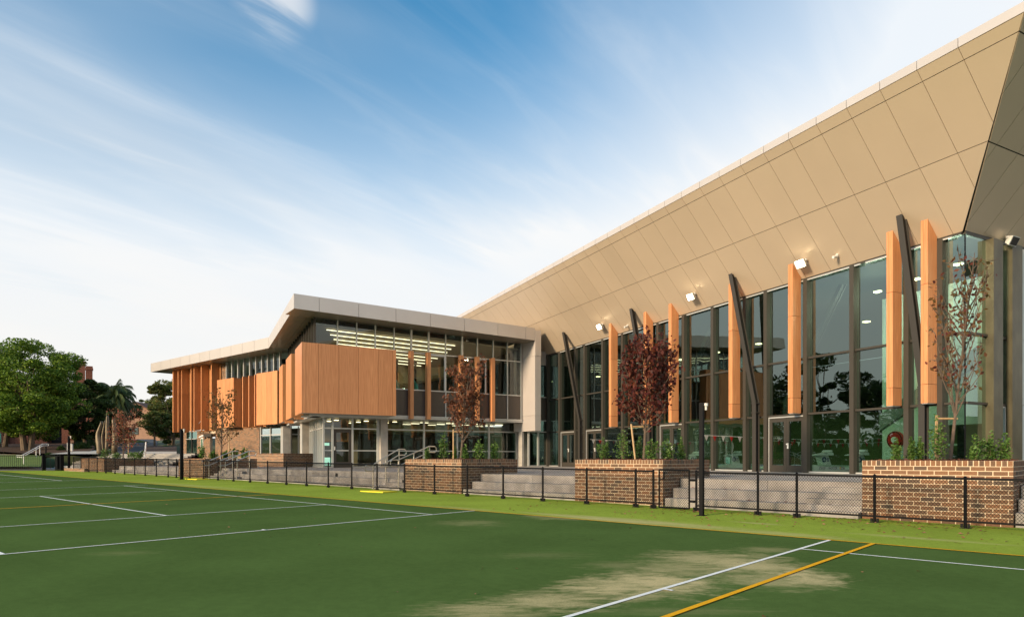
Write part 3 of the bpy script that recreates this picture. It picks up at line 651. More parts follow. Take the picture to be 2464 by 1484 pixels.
# timber blades on the hall front
for s0 in (18.17, 15.02, 13.03, 9.03, 5.88, 1.87, .73):
    w0, w1, th = .16, .56, .22; pieces = [(3.05, 3.60), (3.612, 6.55), (6.562, None)]
    for (za, zb) in pieces:
        for (a, b) in ((s0, s0 + .135), (s0 + .143, s0 + th)):
            if zb is None:
                t0 = ZG + (w0 - .1) * SL - .01; t1 = ZG + (w1 - .1) * SL - .01
                P = FB.P
                MB().hexa([P(a, w0, za), P(b, w0, za), P(b, w1, za), P(a, w1, za), P(a, w0, t0), P(b, w0, t0), P(b, w1, t1), P(a, w1, t1)]).build('timber_blade', M['timber'], H)
            else: MB().box(FB, a, b, w0, w1, za, zb).build('timber_blade', M['timber'], H)
    MB().box(FB, s0 + .08, s0 + .16, .1, .18, 5.6, 5.66).box(FB, s0 + .08, s0 + .16, .1, .18, 3.2, 3.26).box(FB, s0 + .02, s0 + th - .02, .18, w1 - .02, 3.03, 3.05).build('blade_bracket', M['silver'], H)
# leaning steel struts
def strut(sb, stp, wt, inside=False):
    mb = MB(); k = -1 if inside else 1
    zt = ZG + (wt - .1) * SL + .02 if not inside else ZG - .1
    a0, a1 = Vector(FB.P(sb, .30 * k, 3.55)), Vector(FB.P(stp, wt * k, zt))
    sd_ = Vector((B[0], B[1], 0)); od = Vector((OB[0], OB[1], 0))
    def beam(p, q, hw, w0, w1): mb.hexa([p - sd_ * hw + od * w0, p + sd_ * hw + od * w0, p + sd_ * hw + od * w1, p - sd_ * hw + od * w1, q - sd_ * hw + od * w0, q + sd_ * hw + od * w0, q + sd_ * hw + od * w1, q - sd_ * hw + od * w1])
    beam(a0, a1, .07, -.01, .01); beam(a0, a1, .10, .08, .10); beam(a0, a1, .10, -.10, -.08)
    beam(a0, a1, .012, -.08, .08)
    b0, b1 = Vector(FB.P(sb, .30 * k, DZ)), Vector(FB.P(sb, .30 * k, 3.56))
    beam(b0, b1, .10, .08, .10); beam(b0, b1, .10, -.10, -.08); beam(b0, b1, .012, -.08, .08)
    mb.box(FB, sb - .12, sb + .12, .18 * k, .42 * k, 3.18, 3.22).box(FB, sb - .12, sb + .12, .18 * k, .42 * k, 3.54, 3.58)
    mb.build('steel_strut', M['dark_steel'], H)
for (sb, stp) in ((21.9, 22.95), (15.1, 15.9), (8.0, 8.8), (1.05, 1.42)): strut(sb, stp, .78)
for (sb, stp) in ((20.5, 19.0), (14.0, 12.6), (7.0, 5.6)): strut(sb, stp, 1.6, True)
# hall interior
def hallpoly(ins, z, t):
    return MB().prism([FB.P(.12 + ins, -.14, z), FB.P(30, -.14, z), FB.P(30, -22, z), F2.P(21.8, -ins - .12, z)], (0, 0, t))
hallpoly(.0, .5, DZ + .001 - .5).build('hall_floor', M['hall_floor'], H)
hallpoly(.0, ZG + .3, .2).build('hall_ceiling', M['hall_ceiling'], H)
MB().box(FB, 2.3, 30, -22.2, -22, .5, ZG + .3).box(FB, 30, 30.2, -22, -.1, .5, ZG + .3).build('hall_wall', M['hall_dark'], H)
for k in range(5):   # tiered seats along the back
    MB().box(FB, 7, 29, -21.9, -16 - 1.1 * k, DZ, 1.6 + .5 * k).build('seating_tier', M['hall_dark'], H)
MB().box(FB, 2.0, 28, -14.4, -6.2, DZ, DZ + .03).build('pool_water', M['water'], H)
MB().box(FB, 6.1, 28, -6.2, -5.8, DZ, DZ + .10).build('pool_edge', M['tile'], H)
for w in (-6.9, -8.6, -10.3): MB().box(FB, 6, 28, w - .06, w + .06, DZ + .02, DZ + .15).build('lane_rope', M['rope'], H)
MB().box(FB, 2.2, 29, -15.3, -15.2, 2.05, 2.16).build('hall_rail', M['tile'], H)
# pale tiled wall inside the right corner, with stair edge
MB().box(FB, .7, 2.0, -4.3, -4.2, DZ, 7.6).box(FB, 2.0, 3.7, -4.3, -4.2, 2.6, 7.6).box(FB, 3.7, 6.0, -4.3, -4.2, DZ, 7.6).build('tiled_wall', M['tile'], H)
P = FB.P
MB().prism([P(6.0, -4.15, 2.5), P(1.6, -4.15, 5.0), P(1.6, -4.15, 5.6), P(6.0, -4.15, 3.1)], (OB[0] * .12, OB[1] * .12, 0)).build('stair_stringer', M['hall_floor'], H)
MB().box(FB, 2.0, 3.7, -5.3, -5.2, DZ, 2.6).build('dark_store', M['ink'], H)
for (s, w) in ((1.2, -1.7), (3.0, -2.2), (4.8, -2.6)):
    lo_ = MB().box(FB, s, s + .24, w - .08, w + .08, 7.5, 7.55).build('ceiling_lamp', M['light_warm'], H)
    ld = bpy.data.lights.new('ceiling_lamp_light', 'POINT'); ld.energy = 140; ld.color = (1, .93, .78); ld.shadow_soft_size = .3
    ob = bpy.data.objects.new('ceiling_lamp_light', ld); C.objects.link(ob); ob.parent = H; ob.location = Vector(FB.P(s + .2, w, 7.3)) - root_loc(H)
for i in range(9):
    for w in (-4.5, -10.5):
        s = 3.4 + 3.0 * i + (-w * .10)
        MB().box(FB, s, s + .22, w - .11, w + .11, 6.9, 6.95).build('ceiling_lamp', M['light_spot'], H)

ld = bpy.data.lights.new('pool_fill_light', 'POINT'); ld.energy = 160; ld.color = (1, .95, .82); ld.shadow_soft_size = .3  # added fill light with no fixture, brightens the start blocks
ob = bpy.data.objects.new('pool_fill_light', ld); C.objects.link(ob); ob.parent = H; ob.location = Vector(FB.P(9.0, -5.0, 6.0)) - root_loc(H)
def floodlight(s, w, label, lit=True, fr=FB, fn=soff, nn=None):
    p = Vector(fn(s, w)); o = Vector((fr.n[0], fr.n[1], 0)); d = Vector((fr.d[0], fr.d[1], 0)); nn = nsoff if nn is None else nn
    t = thing('floodlight', p, label, 'floodlight', 'floodlights under the roof soffits')
    MB().tube([p + nn * .0, p - nn * .12], .05, 8).hexa([p - nn * .10 + d * a + o * b + Vector((0, 0, c)) for (a, b, c) in ((-.17, -.02, 0), (.17, -.02, 0), (.17, .03, 0), (-.17, .03, 0), (-.17, -.02, .05), (.17, -.02, .05), (.17, .03, .05), (-.17, .03, .05))]).build('bracket', M['white'], t)
    c = p - nn * .27; ax = (o * .80 - Vector((0, 0, .42))).normalized(); u = d; v = ax.cross(u).normalized()
    q = [c + u * a * .21 + v * b * .14 for a, b in ((-1, -1), (1, -1), (1, 1), (-1, 1))]; r = [c - ax * .18 + u * a * .13 + v * b * .10 for a, b in ((-1, -1), (1, -1), (1, 1), (-1, 1))]
    MB().hexa(r + q).build('housing', M['white'], t)
    q2 = [c + ax * .004 + u * a * .175 + v * b * .115 for a, b in ((-1, -1), (1, -1), (1, 1), (-1, 1))]
    MB().hexa(q2 + [x + ax * .012 for x in q2]).build('lens', M['flood'] if lit else M['gap'], t)
    if lit:
        ld = bpy.data.lights.new('flood_lamp', 'SPOT'); ld.energy = 60; ld.color = (1, .80, .52); ld.spot_size = R_(150); ld.shadow_soft_size = .1
        lo = bpy.data.objects.new('flood_lamp', ld); C.objects.link(lo); lo.parent = t; lo.location = (c + ax * .06) - p; lo.rotation_euler = (-ax).to_track_quat('Z', 'Y').to_euler()
        g = bpy.data.lights.new('flood_spill', 'POINT'); g.energy = 5.0; g.color = (1, .82, .55); g.shadow_soft_size = .06
        go = bpy.data.objects.new('flood_spill', g); C.objects.link(go); go.parent = t; go.location = (c + ax * .10 + v * .0 + Vector((0, 0, .05))) - p
floodlight(5.35, .55, 'lit white floodlight under the soffit, nearest of the three lit ones')
floodlight(11.35, .62, 'lit white floodlight under the soffit, middle one, above the dark red tree')
floodlight(18.95, .62, 'lit white floodlight under the soffit, farthest one, left of a timber blade')
floodlight(2.05, .12, 'unlit white floodlight with dark lens at the right corner of the hall', False, F2, soff2, n2)
def camera_dome(s, w, label):
    p = Vector(soff(s, w)); t = thing('security_camera', p, label, 'security camera', 'small security cameras under the soffit')
    MB().tube([p, p - nsoff * .10], .045, 8).build('mount', M['white'], t)
    c = p - nsoff * .12; ax = Vector((OB[0], OB[1], -.3)).normalized()
    MB().tube([c - ax * .08, c + ax * .02, c + ax * .12], .05, 10).build('camera_body', M['white'], t)
camera_dome(4.05, .42, 'small white security camera on the soffit, right of the nearest lit floodlight')
camera_dome(17.0, .30, 'small white security camera on the soffit, beside a timber blade far along')

# ------------------------------------------------------------------ things inside the hall
def text_mesh(txt, size, origin, ux, uz, mt, parent, name='lettering', depth=.004):
    cu = bpy.data.curves.new(name, 'FONT'); cu.body = txt; cu.size = size; cu.extrude = depth; cu.align_x = 'CENTER'; cu.resolution_u = 3
    tmp = bpy.data.objects.new(name, cu); C.objects.link(tmp)
    dg = bpy.context.evaluated_depsgraph_get(); me = bpy.data.meshes.new_from_object(tmp.evaluated_get(dg)); bpy.data.objects.remove(tmp)
    ux = Vector(ux).normalized(); uz = Vector(uz).normalized(); n_ = ux.cross(uz)
    mtx = Matrix.Translation(Vector(origin) - root_loc(parent)) @ Matrix((ux, uz, n_)).transposed().to_4x4()
    me.transform(mtx); me.materials.clear(); me.materials.append(mt)
    o = bpy.data.objects.new(name, me); C.objects.link(o); o.parent = parent; return o
def start_block(l, d, label, z0=1.12):
    x, y = plan(l, d); t = thing('starting_block', (x, y, DZ), label, 'starting block', 'swimming start blocks beside the pool')
    fr = Fr((x, y), ang(75), ang(165))    # side on to the camera
    Pf = fr.P
    MB().prism([Pf(-.10, .2, z0), Pf(.28, .2, z0), Pf(.12, .2, z0 + .42), Pf(-.26, .2, z0 + .42)], (-fr.n[0] * .4, -fr.n[1] * .4, 0)).build('pedestal', M['white'], t)
    MB().prism([Pf(-.45, .26, z0 + .40), Pf(.34, .26, z0 + .43), Pf(.34, .26, z0 + .53), Pf(.18, .26, z0 + .55), Pf(-.45, .26, z0 + .44)], (-fr.n[0] * .52, -fr.n[1] * .52, 0)).build('platform', M['white'], t)
    MB().prism([Pf(.10, .24, z0 + .56), Pf(.30, .24, z0 + .56), Pf(.30, .24, z0 + .66), Pf(.20, .24, z0 + .66)], (-fr.n[0] * .48, -fr.n[1] * .48, 0)).build('foot_rest', M['white'], t)
    MB().box(fr, -.40, .40, -.4, .25, DZ + .03, z0).build('plinth', M['tile'], t)
    u = Vector((fr.d[0], fr.d[1], 0)); c = Vector(Pf(-.10, .206, z0 + .24))
    MB().tube([c, c + Vector((fr.n[0], fr.n[1], 0)) * .006], .12, 12).build('badge', M['navy'], t)
    text_mesh('8', .17, c + Vector((fr.n[0], fr.n[1], 0)) * .012 - Vector((0, 0, .06)), u, (0, 0, 1), M['white'], t)
    text_mesh('8', .26, Vector(Pf(.10, .206, z0 + .14)), u, (0, 0, 1), M['navy'], t)
def blk(px, d): return ((px - 1232) / 1685 * d, d)
for (px, d, lb) in [(1980, 31, 'white swimming start block numbered 8, seen right of the glazed double door'),
                    (2064, 29.2, 'white swimming start block partly hidden by the rightmost brick planter'),
                    (1765, 36.2, 'white swimming start block seen left of the glazed double door by the black pole'),
                    (1666, 39.3, 'white swimming start block seen just left of the tall black pole'),
                    (1560, 42.5, 'white swimming start block behind the dark red tree')]:
    start_block(*blk(px, d), lb)
pw = thing('pool_plinth', (*plan(*blk(1990, 28.8)), DZ), 'low pale plinth lettered deep water below the start block', 'plinth')
frp = Fr(plan(*blk(1990, 28.8)), D2, O2)
MB().box(frp, -2.2, 1.6, -.25, 0, DZ, DZ + .22).build('plinth_body', M['tile'], pw)
text_mesh('DEEP    WATER    2.0m', .17, frp.P(.35, .006, DZ + .05), (D2[0], D2[1], 0), (0, 0, 1), M['ink'], pw)
MB().prism([frp.P(.78, .006, DZ + .11), frp.P(.84, .006, DZ + .17), frp.P(.90, .006, DZ + .11), frp.P(.84, .006, DZ + .05)], (O2[0] * .004, O2[1] * .004, 0)).build('diamond_mark', M['yellow_line'], pw)
NN = ang(66.2)
def bunting(px, d, z, n, label):
    P0 = Vector((*plan(*blk(px, d)), z)); dv = Vector((NN[0], NN[1], 0))
    t = thing('flag_line', P0, label, 'bunting', 'backstroke flag lines over the pool')
    ln = n * .42; MB().tube([P0, P0 + dv * ln * .5 - Vector((0, 0, .12)), P0 + dv * ln], .008, 4).build('cord', M['white'], t)
    for k in range(n):
        q = P0 + dv * (.42 * k + .2) - Vector((0, 0, .12 * (1 - abs(2 * k / n - 1))))
        MB().prism([q + dv * -.1, q + dv * .1, q - Vector((0, 0, .22))], Vector((OB[0], OB[1], 0)) * .004).build('flag', M['red'] if k % 2 else M['white'], t)
bunting(1420, 37, 2.40, 22, 'line of red and white flags at the far left end of the pool hall')
bunting(1690, 27.5, 2.32, 26, 'line of red and white triangle flags behind the double door')
bunting(1850, 33, 2.25, 20, 'second line of red and white flags deeper in the pool hall')
hr = Vector(FB.P(5.35, -4.15, 2.12)); t = thing('hose_reel', hr, 'round red fire hose reel on the tiled wall inside the hall', 'hose reel')
o_ = Vector((OB[0], OB[1], 0)); MB().tube([hr, hr + o_ * .12], .33, 20).build('reel_disc', M['red'], t); MB().tube([hr + o_ * .12, hr + o_ * .15], .12, 14).build('hub', M['white'], t)
mb = MB(); uu = Vector((B[0], B[1], 0)); mb.tube([hr + o_ * .10 + uu * math.cos(a) * .30 + Vector((0, 0, math.sin(a) * .30)) for a in [k * math.pi / 10 for k in range(21)]], .03, 6); mb.build('hose', M['black'], t)

# ------------------------------------------------------------------ timber clad wing
UC = (-32.0343, 20.2958)
DR = ang(58); OR = ang(148)
FR = Fr(UC, DR, OR)                 # long right-hand front
FS = Fr(UC, B, OB)                  # side, running back from the corner
GY = 25.50
FX = Fr((-52.2935, GY), (-1, 0), (0, -1))   # far part, parallel to the courts
Wg = thing('timber_clad_wing', (-38, 24, DZ), 'two storey wing with orange timber boxes, glass and a folded pale metal roof edge', 'building')
def interp(a, b, t): return a + (b - a) * t
ZS = 8.76
RD = .30 / 13.5                      # the roof edge falls a little along the right front
FCs, FCw = -1.45, 1.452
def zr(s): return -max(0, s - FCs) * RD - (.0 if s < 0 else 0)
# fascia right front
fj = [FCs, -.19, 1.87, 3.93, 5.95, 8.07, 10.26, 12.19, 12.86]
for a, b in zip(fj[:-1], fj[1:]):
    p = [FR.P(a + .010, FCw, ZS + .03 + zr(a)), FR.P(b - .010, FCw, ZS + .03 + zr(b)), FR.P(b - .010, FCw, 9.52 + zr(a) * .9), FR.P(a + .010, FCw, 9.52 + zr(a))]
    p[2] = FR.P(b - .010, FCw, 9.52 + zr(b))
    MB().prism(p, (-OR[0] * .03, -OR[1] * .03, 0)).build('fascia_panel', M['panel'], Wg)
# corner points in world
FCp = FR.P(FCs, FCw, 0)
KK = (-43.592, 24.0997); LL = (-63.40, 24.0997)
frS = Fr((FCp[0], FCp[1]), (KK[0] - FCp[0], KK[1] - FCp[1]), OB)
lenS = math.hypot(*frS.d); frS.d = (frS.d[0] / lenS, frS.d[1] / lenS)
n_ = 12
for k in range(n_):
    a, b = lenS * k / n_ + .010, lenS * (k + 1) / n_ - .010
    MB().box(frS, a, b, -.03, .0, ZS + .03, 9.52).build('fascia_panel', M['panel'], Wg)
frX = Fr(KK, (-1, 0), (0, -1))
xj = [0.0, 1.94, 3.65, 5.31, 7.0, 8.69, 10.36, 12.14, 13.90, 15.77, 17.69, 19.81]
for a, b in zip(xj[:-1], xj[1:]): MB().box(frX, a + .011, b - .011, -.03, 0, ZS + .03, 9.52).build('fascia_panel', M['panel'], Wg)
MB().box(Fr(LL, (0, 1), (-1, 0)), 0, 12, -.03, 0, ZS + .03, 9.52).build('fascia_panel', M['panel'], Wg)
fb = MB()
fb.prism([FR.P(FCs + .03, FCw - .034, ZS + .04), FR.P(12.86, FCw - .034, ZS + .04 + zr(12.86)), FR.P(12.86, FCw - .034, 9.50 + zr(12.86)), FR.P(FCs + .03, FCw - .034, 9.50)], (-OR[0] * .01, -OR[1] * .01, 0))
fb.box(frS, .03, lenS, -.05, -.034, ZS + .04, 9.50).box(frX, .0, 19.80, -.05, -.034, ZS + .04, 9.50)
fb.build('fascia_backing', M['gap'], Wg)
# soffit panels
def quad(a, b, c, d, z, mt, name, t=.02):
    pts = [(*a, z(a) if callable(z) else z), (*b, z(b) if callable(z) else z), (*c, z(c) if callable(z) else z), (*d, z(d) if callable(z) else z)]
    return MB().prism(pts, (0, 0, t)).build(name, mt, Wg)
def zfr(p):
    s = (p[0] - UC[0]) * DR[0] + (p[1] - UC[1]) * DR[1]; return ZS + .03 + zr(s)
g_ = .008
rj = [FCs + .02] + fj[1:-1] + [12.86]
for i, (a, b) in enumerate(zip(rj[:-1], rj[1:])):
    for (w0, w1) in ((-.3, FCw - .035),):
        q = [FR.P(a + g_, w0, 0)[:2], FR.P(b - g_, w0, 0)[:2], FR.P(b - g_, w1, 0)[:2], FR.P(a + g_, w1, 0)[:2]]
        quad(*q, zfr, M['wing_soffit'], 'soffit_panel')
for k in range(n_):
    a, b = lenS * k / n_ + g_, lenS * (k + 1) / n_ - g_
    for (w0, w1) in ((-.035, -.9), (-.916, -1.9)):
        q = [frS.P(a, w0, 0)[:2], frS.P(b, w0, 0)[:2], frS.P(b, w1, 0)[:2], frS.P(a, w1, 0)[:2]]
        if k == 0: q[0] = FR.P(FCs - w0 + .01, FCw - .04, 0)[:2]; q[3] = FR.P(FCs - w1, FCw - .04, 0)[:2]
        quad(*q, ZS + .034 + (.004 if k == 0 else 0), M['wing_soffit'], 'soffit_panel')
for a, b in zip(xj[:-1], xj[1:]):
    q = [frX.P(a + g_, -.035, 0)[:2], frX.P(b - g_, -.035, 0)[:2], frX.P(b - g_, -1.9, 0)[:2], frX.P(a + g_, -1.9, 0)[:2]]
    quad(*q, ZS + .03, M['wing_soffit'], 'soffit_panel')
# roof skins
rs = MB()
E1 = FR.P(12.86, FCw - .03, 0); E2 = FR.P(12.86, -14, 0)
Q = lambda s, t, z: (UC[0] + DR[0] * s + B[0] * t, UC[1] + DR[1] * s + B[1] * t, z)
QL = lambda s, t, z: (Q(s, t, z)[0] + LC[0] - UC[0], Q(s, t, z)[1] + LC[1] - UC[1], z)
E2 = (E1[0] + B[0] * 13.7, E1[1] + B[1] * 13.7)
rs.prism([(FCp[0], FCp[1] + .04, 9.44), (E1[0], E1[1], 9.10), (E2[0], E2[1], 9.10), (KK[0] + .05, KK[1] + .04, 9.44)], (0, 0, .04))
rs.box(WORLD, LL[0] + .04, -40, KK[1] + .04, 36, 9.40, 9.43)
rs.build('roof', M['panel'], Wg)
ib = MB()
ib.prism([Q(0, .05, 8.86), Q(12.8, .05, 8.60), Q(12.8, 12.5, 8.60), Q(0, 12.5, 8.86)], (0, 0, .10))
ib.build('soffit_backing', M['gap'], Wg)
# upper floor glass, right front
um = [0, 1.21, 2.26, 3.31, 4.41, 5.44, 6.51, 7.59, 8.67, 9.69, 10.78, 11.79, 12.77]
def ztop(s): return ZS + .01 + zr(s)
for i, s in enumerate(um):
    hw = .028 if i not in (5, 6, 8) else .05
    MB().box(FR, s - hw, s + hw, -.05, .06, 3.74, ztop(s)).build('mullion', M['silver'], Wg)
for i in range(len(um) - 1):
    a, b = um[i] + .03, um[i + 1] - .03
    MB().box(FR, a, b, -.01, 0, 5.28, 7.31).build('window_pane', M['wing_glass'], Wg)
    p = [FR.P(a, 0, 7.37), FR.P(b, 0, 7.37), FR.P(b, 0, ztop(b)), FR.P(a, 0, ztop(a))]
    MB().prism(p, (-OR[0] * .01, -OR[1] * .01, 0)).build('window_pane', M['wing_glass'], Wg)
    for z in (7.34, 5.25): MB().box(FR, a, b, -.04, .05, z - .03, z + .03).build('transom', M['silver'], Wg)
    MB().box(FR, a, b, -.02, .01, 3.80, 5.22).build('spandrel_panel', M['spandrel'], Wg)
for (a, b, c, d_) in ((6.55, 7.59, 0, 0), (9.72, 10.3, 0, 0)):
    MB().box(FR, b - .09, b - .03, .0, .075, 5.28, 7.31).box(FR, a + .03, b - .09, .0, .075, 7.24, 7.31).build('window_frame', M['white'], Wg)
MB().box(FR, -.2, 12.80, -.1, .14, 3.70, 3.78).build('sill', M['silver'], Wg)
MB().box(FR, -.3, 12.86, -1.5, .10, 3.60, 3.695).build('floor_edge', M['silver'], Wg)
# side glass: closely set mullions
sl = 12.4; k = 0; s = .55
while s < sl:
    MB().box(FS, s - .04, s + .04, -.05, .11, 3.74, ZS).build('mullion', M['bronze'], Wg); s += 1.0
MB().box(FS, .03, sl, -.012, 0, 3.8, ZS).build('window_pane', M['wing_glass'], Wg)
MB().box(FS, -.07, .0, -.06, .06, 3.74, ZS).build('corner_post', M['bronze'], Wg)
MB().box(FS, .0, sl, -.4, .10, 3.60, 3.70).build('floor_edge', M['silver'], Wg)
# far part: clerestory
uxm = [8.74 * -1 + .9, -7.04, -6.18, -5.37, -4.52, -3.63, -2.71, -1.82, -.88, 0.0]
for s in uxm: MB().box(FX, s - .05, s + .05, -.05, .12, 3.7, ZS).build('mullion', M['silver'], Wg)
for a, b in zip(uxm[:-1], uxm[1:]): MB().box(FX, a + .05, b - .05, -.012, 0, 5.5, ZS).build('window_pane', M['wing_glass'], Wg)
MB().box(FX, -8.6, -.02, -.10, -.03, 3.5, 5.5).build('wall_panel', M['spandrel'], Wg)
MB().box(FX, -8.7, 0, -2, -1.9, 5, ZS).build('room_back', M['room_dark'], Wg)
# far brick wall
def wbrick(faces, zt, zb, limit):
    bricks(Wg, faces, zt, [zb] * len(faces), limit, False)
mo = MB()
mo.box(FX, 2.94, 5.3, -.2, -.006, 1.6, 3.66).box(FX, -4.86, 2.05, -.2, -.006, 1.6, 3.66).box(FX, 2.05, 2.94, -.2, -.006, 3.1, 3.66)
mo.box(FX, 2.05, 2.94, -1.2, -1.1, 1.6, 3.2).box(FX, 0.05, 8.25, -.2, -.006, 3.66, ZS).box(FX, 7.3, 8.2, -.2, -.006, 1.6, 3.66)
mo.build('mortar', M['mortar'], Wg)
def face(s0, s1): return ((FX.P(s1, 0, 0)[0], GY), (1, 0), (0, -1), s1 - s0)
wbrick([face(-4.86, 2.05), face(2.94, 5.3), face(7.3, 8.2)], 3.66, 1.62, 300)
bricks(Wg, [face(.05, 1.2)], ZS - .01, [3.66], 0, False)
MB().box(FX, 2.05, 2.94, -.9, -.86, 1.6, 3.1).build('door', M['door_dark'], Wg)
MB().box(FX, 4.13, 4.57, .0, .03, 1.66, 3.04).build('window_frame', M['white'], Wg)
MB().box(FX, 4.20, 4.50, .03, .036, 1.75, 2.95).build('window_pane', M['glass'], Wg)
MB().box(FX, 2.0, 3.4, .0, .35, 3.08, 3.32).build('entry_canopy', M['bronze'], Wg)
mb = MB(); mb.tube([FX.P(3.45, .0, 3.12), FX.P(3.45, .12, 3.20), FX.P(3.75, .3, 3.16), FX.P(3.95, .4, 3.05)], .09, 8); mb.build('wall_lamp', M['white'], Wg)
for (s0, s1) in ((5.3, 6.2), (6.27, 7.3)):
    MB().box(FX, s0 + .05, s1 - .03, -.012, 0, 1.62, 3.66).build('window_pane', M['glass'], Wg)
    MB().box(FX, s0 + .03, s1, -.03, .03, 2.95, 3.0).build('transom', M['silver'], Wg)
MB().box(FX, 6.2, 6.27, -.05, .05, 1.62, 3.66).build('mullion', M['bronze'], Wg)
# far ground floor window by the columns
for (s0, s1) in ((-5.15, -6.44), (-6.50, -7.93)):
    MB().box(FX, s1 + .04, s0 - .04, -.012, 0, 1.66, 3.0).build('window_pane', M['wing_glass'], Wg)
    MB().box(FX, s1 + .04, s0 - .04, -.012, 0, 3.09, 3.60).build('window_pane', M['wing_glass'], Wg)
    MB().box(FX, s1, s0, -.03, .05, 3.01, 3.08).build('transom', M['silver'], Wg)
for s in (-5.13, -6.47, -7.95): MB().box(FX, s - .05, s + .05, -.06, .06, 1.62, 3.62).build('mullion', M['silver'], Wg)
MB().box(FX, -8.1, -4.9, -2.4, -2.3, 1.0, 3.6).build('room_back', M['room_dark'], Wg)
# timber fins, full height, far end
def fin(s, w1, za, zb, th=.10, mt='timber_shaded', split=True):
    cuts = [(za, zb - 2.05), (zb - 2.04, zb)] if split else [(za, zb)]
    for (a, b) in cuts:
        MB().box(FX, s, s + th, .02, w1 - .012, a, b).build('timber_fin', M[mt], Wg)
        MB().box(FX, s + .0, s + th, w1 - .010, w1 + .012, a, b).build('fin_edge', M['timber'], Wg)  # front edge takes the lit timber copy, the broad face the shaded one
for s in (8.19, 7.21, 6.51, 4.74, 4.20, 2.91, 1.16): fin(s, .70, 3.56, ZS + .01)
MB().box(FX, 8.30, 8.36, .02, .70, 3.56, ZS).build('timber_fin', M['timber_shaded'], Wg)
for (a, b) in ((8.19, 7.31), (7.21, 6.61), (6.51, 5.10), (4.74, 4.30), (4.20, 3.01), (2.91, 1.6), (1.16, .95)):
    MB().box(FX, b, a, .03, .10, 3.56, ZS).build('timber_panel', M['timber_shaded'], Wg)
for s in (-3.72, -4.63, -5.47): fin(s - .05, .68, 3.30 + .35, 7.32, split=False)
for (a, b) in ((-2.5, -3.72), (-3.75, -4.65), (-4.68, -5.5), (-5.55, -5.95)): MB().box(FX, b, a, .03, .08, 3.66, 7.30).build('timber_panel', M['timber_shaded'], Wg)
def timber_box(fr, splits, w0, w1, za, zb, endmat='timber_shaded', lefts=None):
    a, b = splits[0], splits[-1]
    for p, q in zip(splits[:-1], splits[1:]): MB().box(fr, p + .007, q - .007, w1 - .03, w1, za, zb).build('timber_panel', M['timber'], Wg)
    MB().box(fr, a, a + .03, w0, w1 - .035, za, zb).build('timber_panel', M[endmat], Wg)  # end turned from the sun gets the shaded timber colour
    MB().box(fr, b - .03, b, w0, w1 - .035, za, zb).build('timber_panel', M['timber'], Wg)
    MB().box(fr, a + .035, b - .035, w0, w1 - .035, za + .02, za + .04).build('box_underside', M['wing_soffit'], Wg)
    MB().box(fr, a + .035, b - .035, w0, w1 - .035, zb - .04, zb - .02).box(fr, a + .035, b - .035, w0 + .02, w1 - .05, za + .05, zb - .05).build('box_core', M['gap'], Wg)
# box F and D on the far part
timber_box(FX, [-2.42, -1.76, -1.10, -.44, .22], .02, .72, 3.69, 7.34)
timber_box(FX, [-8.76, -8.05, -7.34, -6.63, -5.92], .05, .80, 3.72, 7.34)
# boxes along the side (B, C) and the big corner box A
timber_box(FS, [8.53, 9.6, 10.7], .02, .75, 3.69, 7.30)
timber_box(FS, [3.72, 5.1, 6.47], .02, .76, 3.69, 7.32)
MB().box(FS, 3.5, 3.75, .1, .60, 3.60, 3.69).build('bottom_panel', M['timber'], Wg)
MB().box(FS, 8.3, 8.55, .1, .60, 3.60, 3.69).build('bottom_panel', M['timber'], Wg)
A_ = [-.91, -.70, -.07, 1.00, 2.06, 3.14, 3.96, 4.17]
for p, q in zip(A_[:-1], A_[1:]): MB().box(FR, p + .008, q - .008, .87, .90, 3.70, 7.26).build('timber_panel', M['timber'], Wg)
a0 = Vector(FR.P(A_[0], .90, 3.70)); Bv = Vector((B[0], B[1], 0))
MB().prism([a0, a0 + Bv * 1.45, a0 + Bv * 1.45 + Vector((0, 0, 3.56)), a0 + Vector((0, 0, 3.56))], Vector((-OB[0], -OB[1], 0)) * .03).build('timber_panel', M['timber'], Wg)
a1 = a0 + Bv * 1.46
MB().prism([a1, a1 + Bv * 1.35, a1 + Bv * 1.35 + Vector((0, 0, 3.56)), a1 + Vector((0, 0, 3.56))], Vector((-OB[0], -OB[1], 0)) * .03).build('timber_panel', M['timber'], Wg)
bx = MB().box(FR, -.75, 4.14, .12, .86, 3.74, 7.22); bx.build('box_core', M['gap'], Wg)
MB().box(FR, -.80, 4.16, .03, .865, 3.705, 3.73).build('box_underside', M['wing_soffit'], Wg)
MB().box(FR, 4.14, 4.17, .02, .865, 3.70, 7.26).build('timber_panel', M['timber_shaded'], Wg)
MB().box(FR, -.80, 4.12, .03, .865, 7.225, 7.25).build('box_lid', M['wing_soffit'], Wg)
# slender timber blades in front of the upper windows
for s in (5.22, 6.27, 8.36, 9.42, 10.48):
    MB().box(FR, s, s + .21, .08, .40, 3.60, 7.38).build('timber_blade', M['timber'], Wg)
    MB().box(FR, s + .06, s + .14, .055, .085, 7.1, 7.16).box(FR, s + .06, s + .14, .055, .085, 3.9, 3.96).build('blade_bracket', M['silver'], Wg)
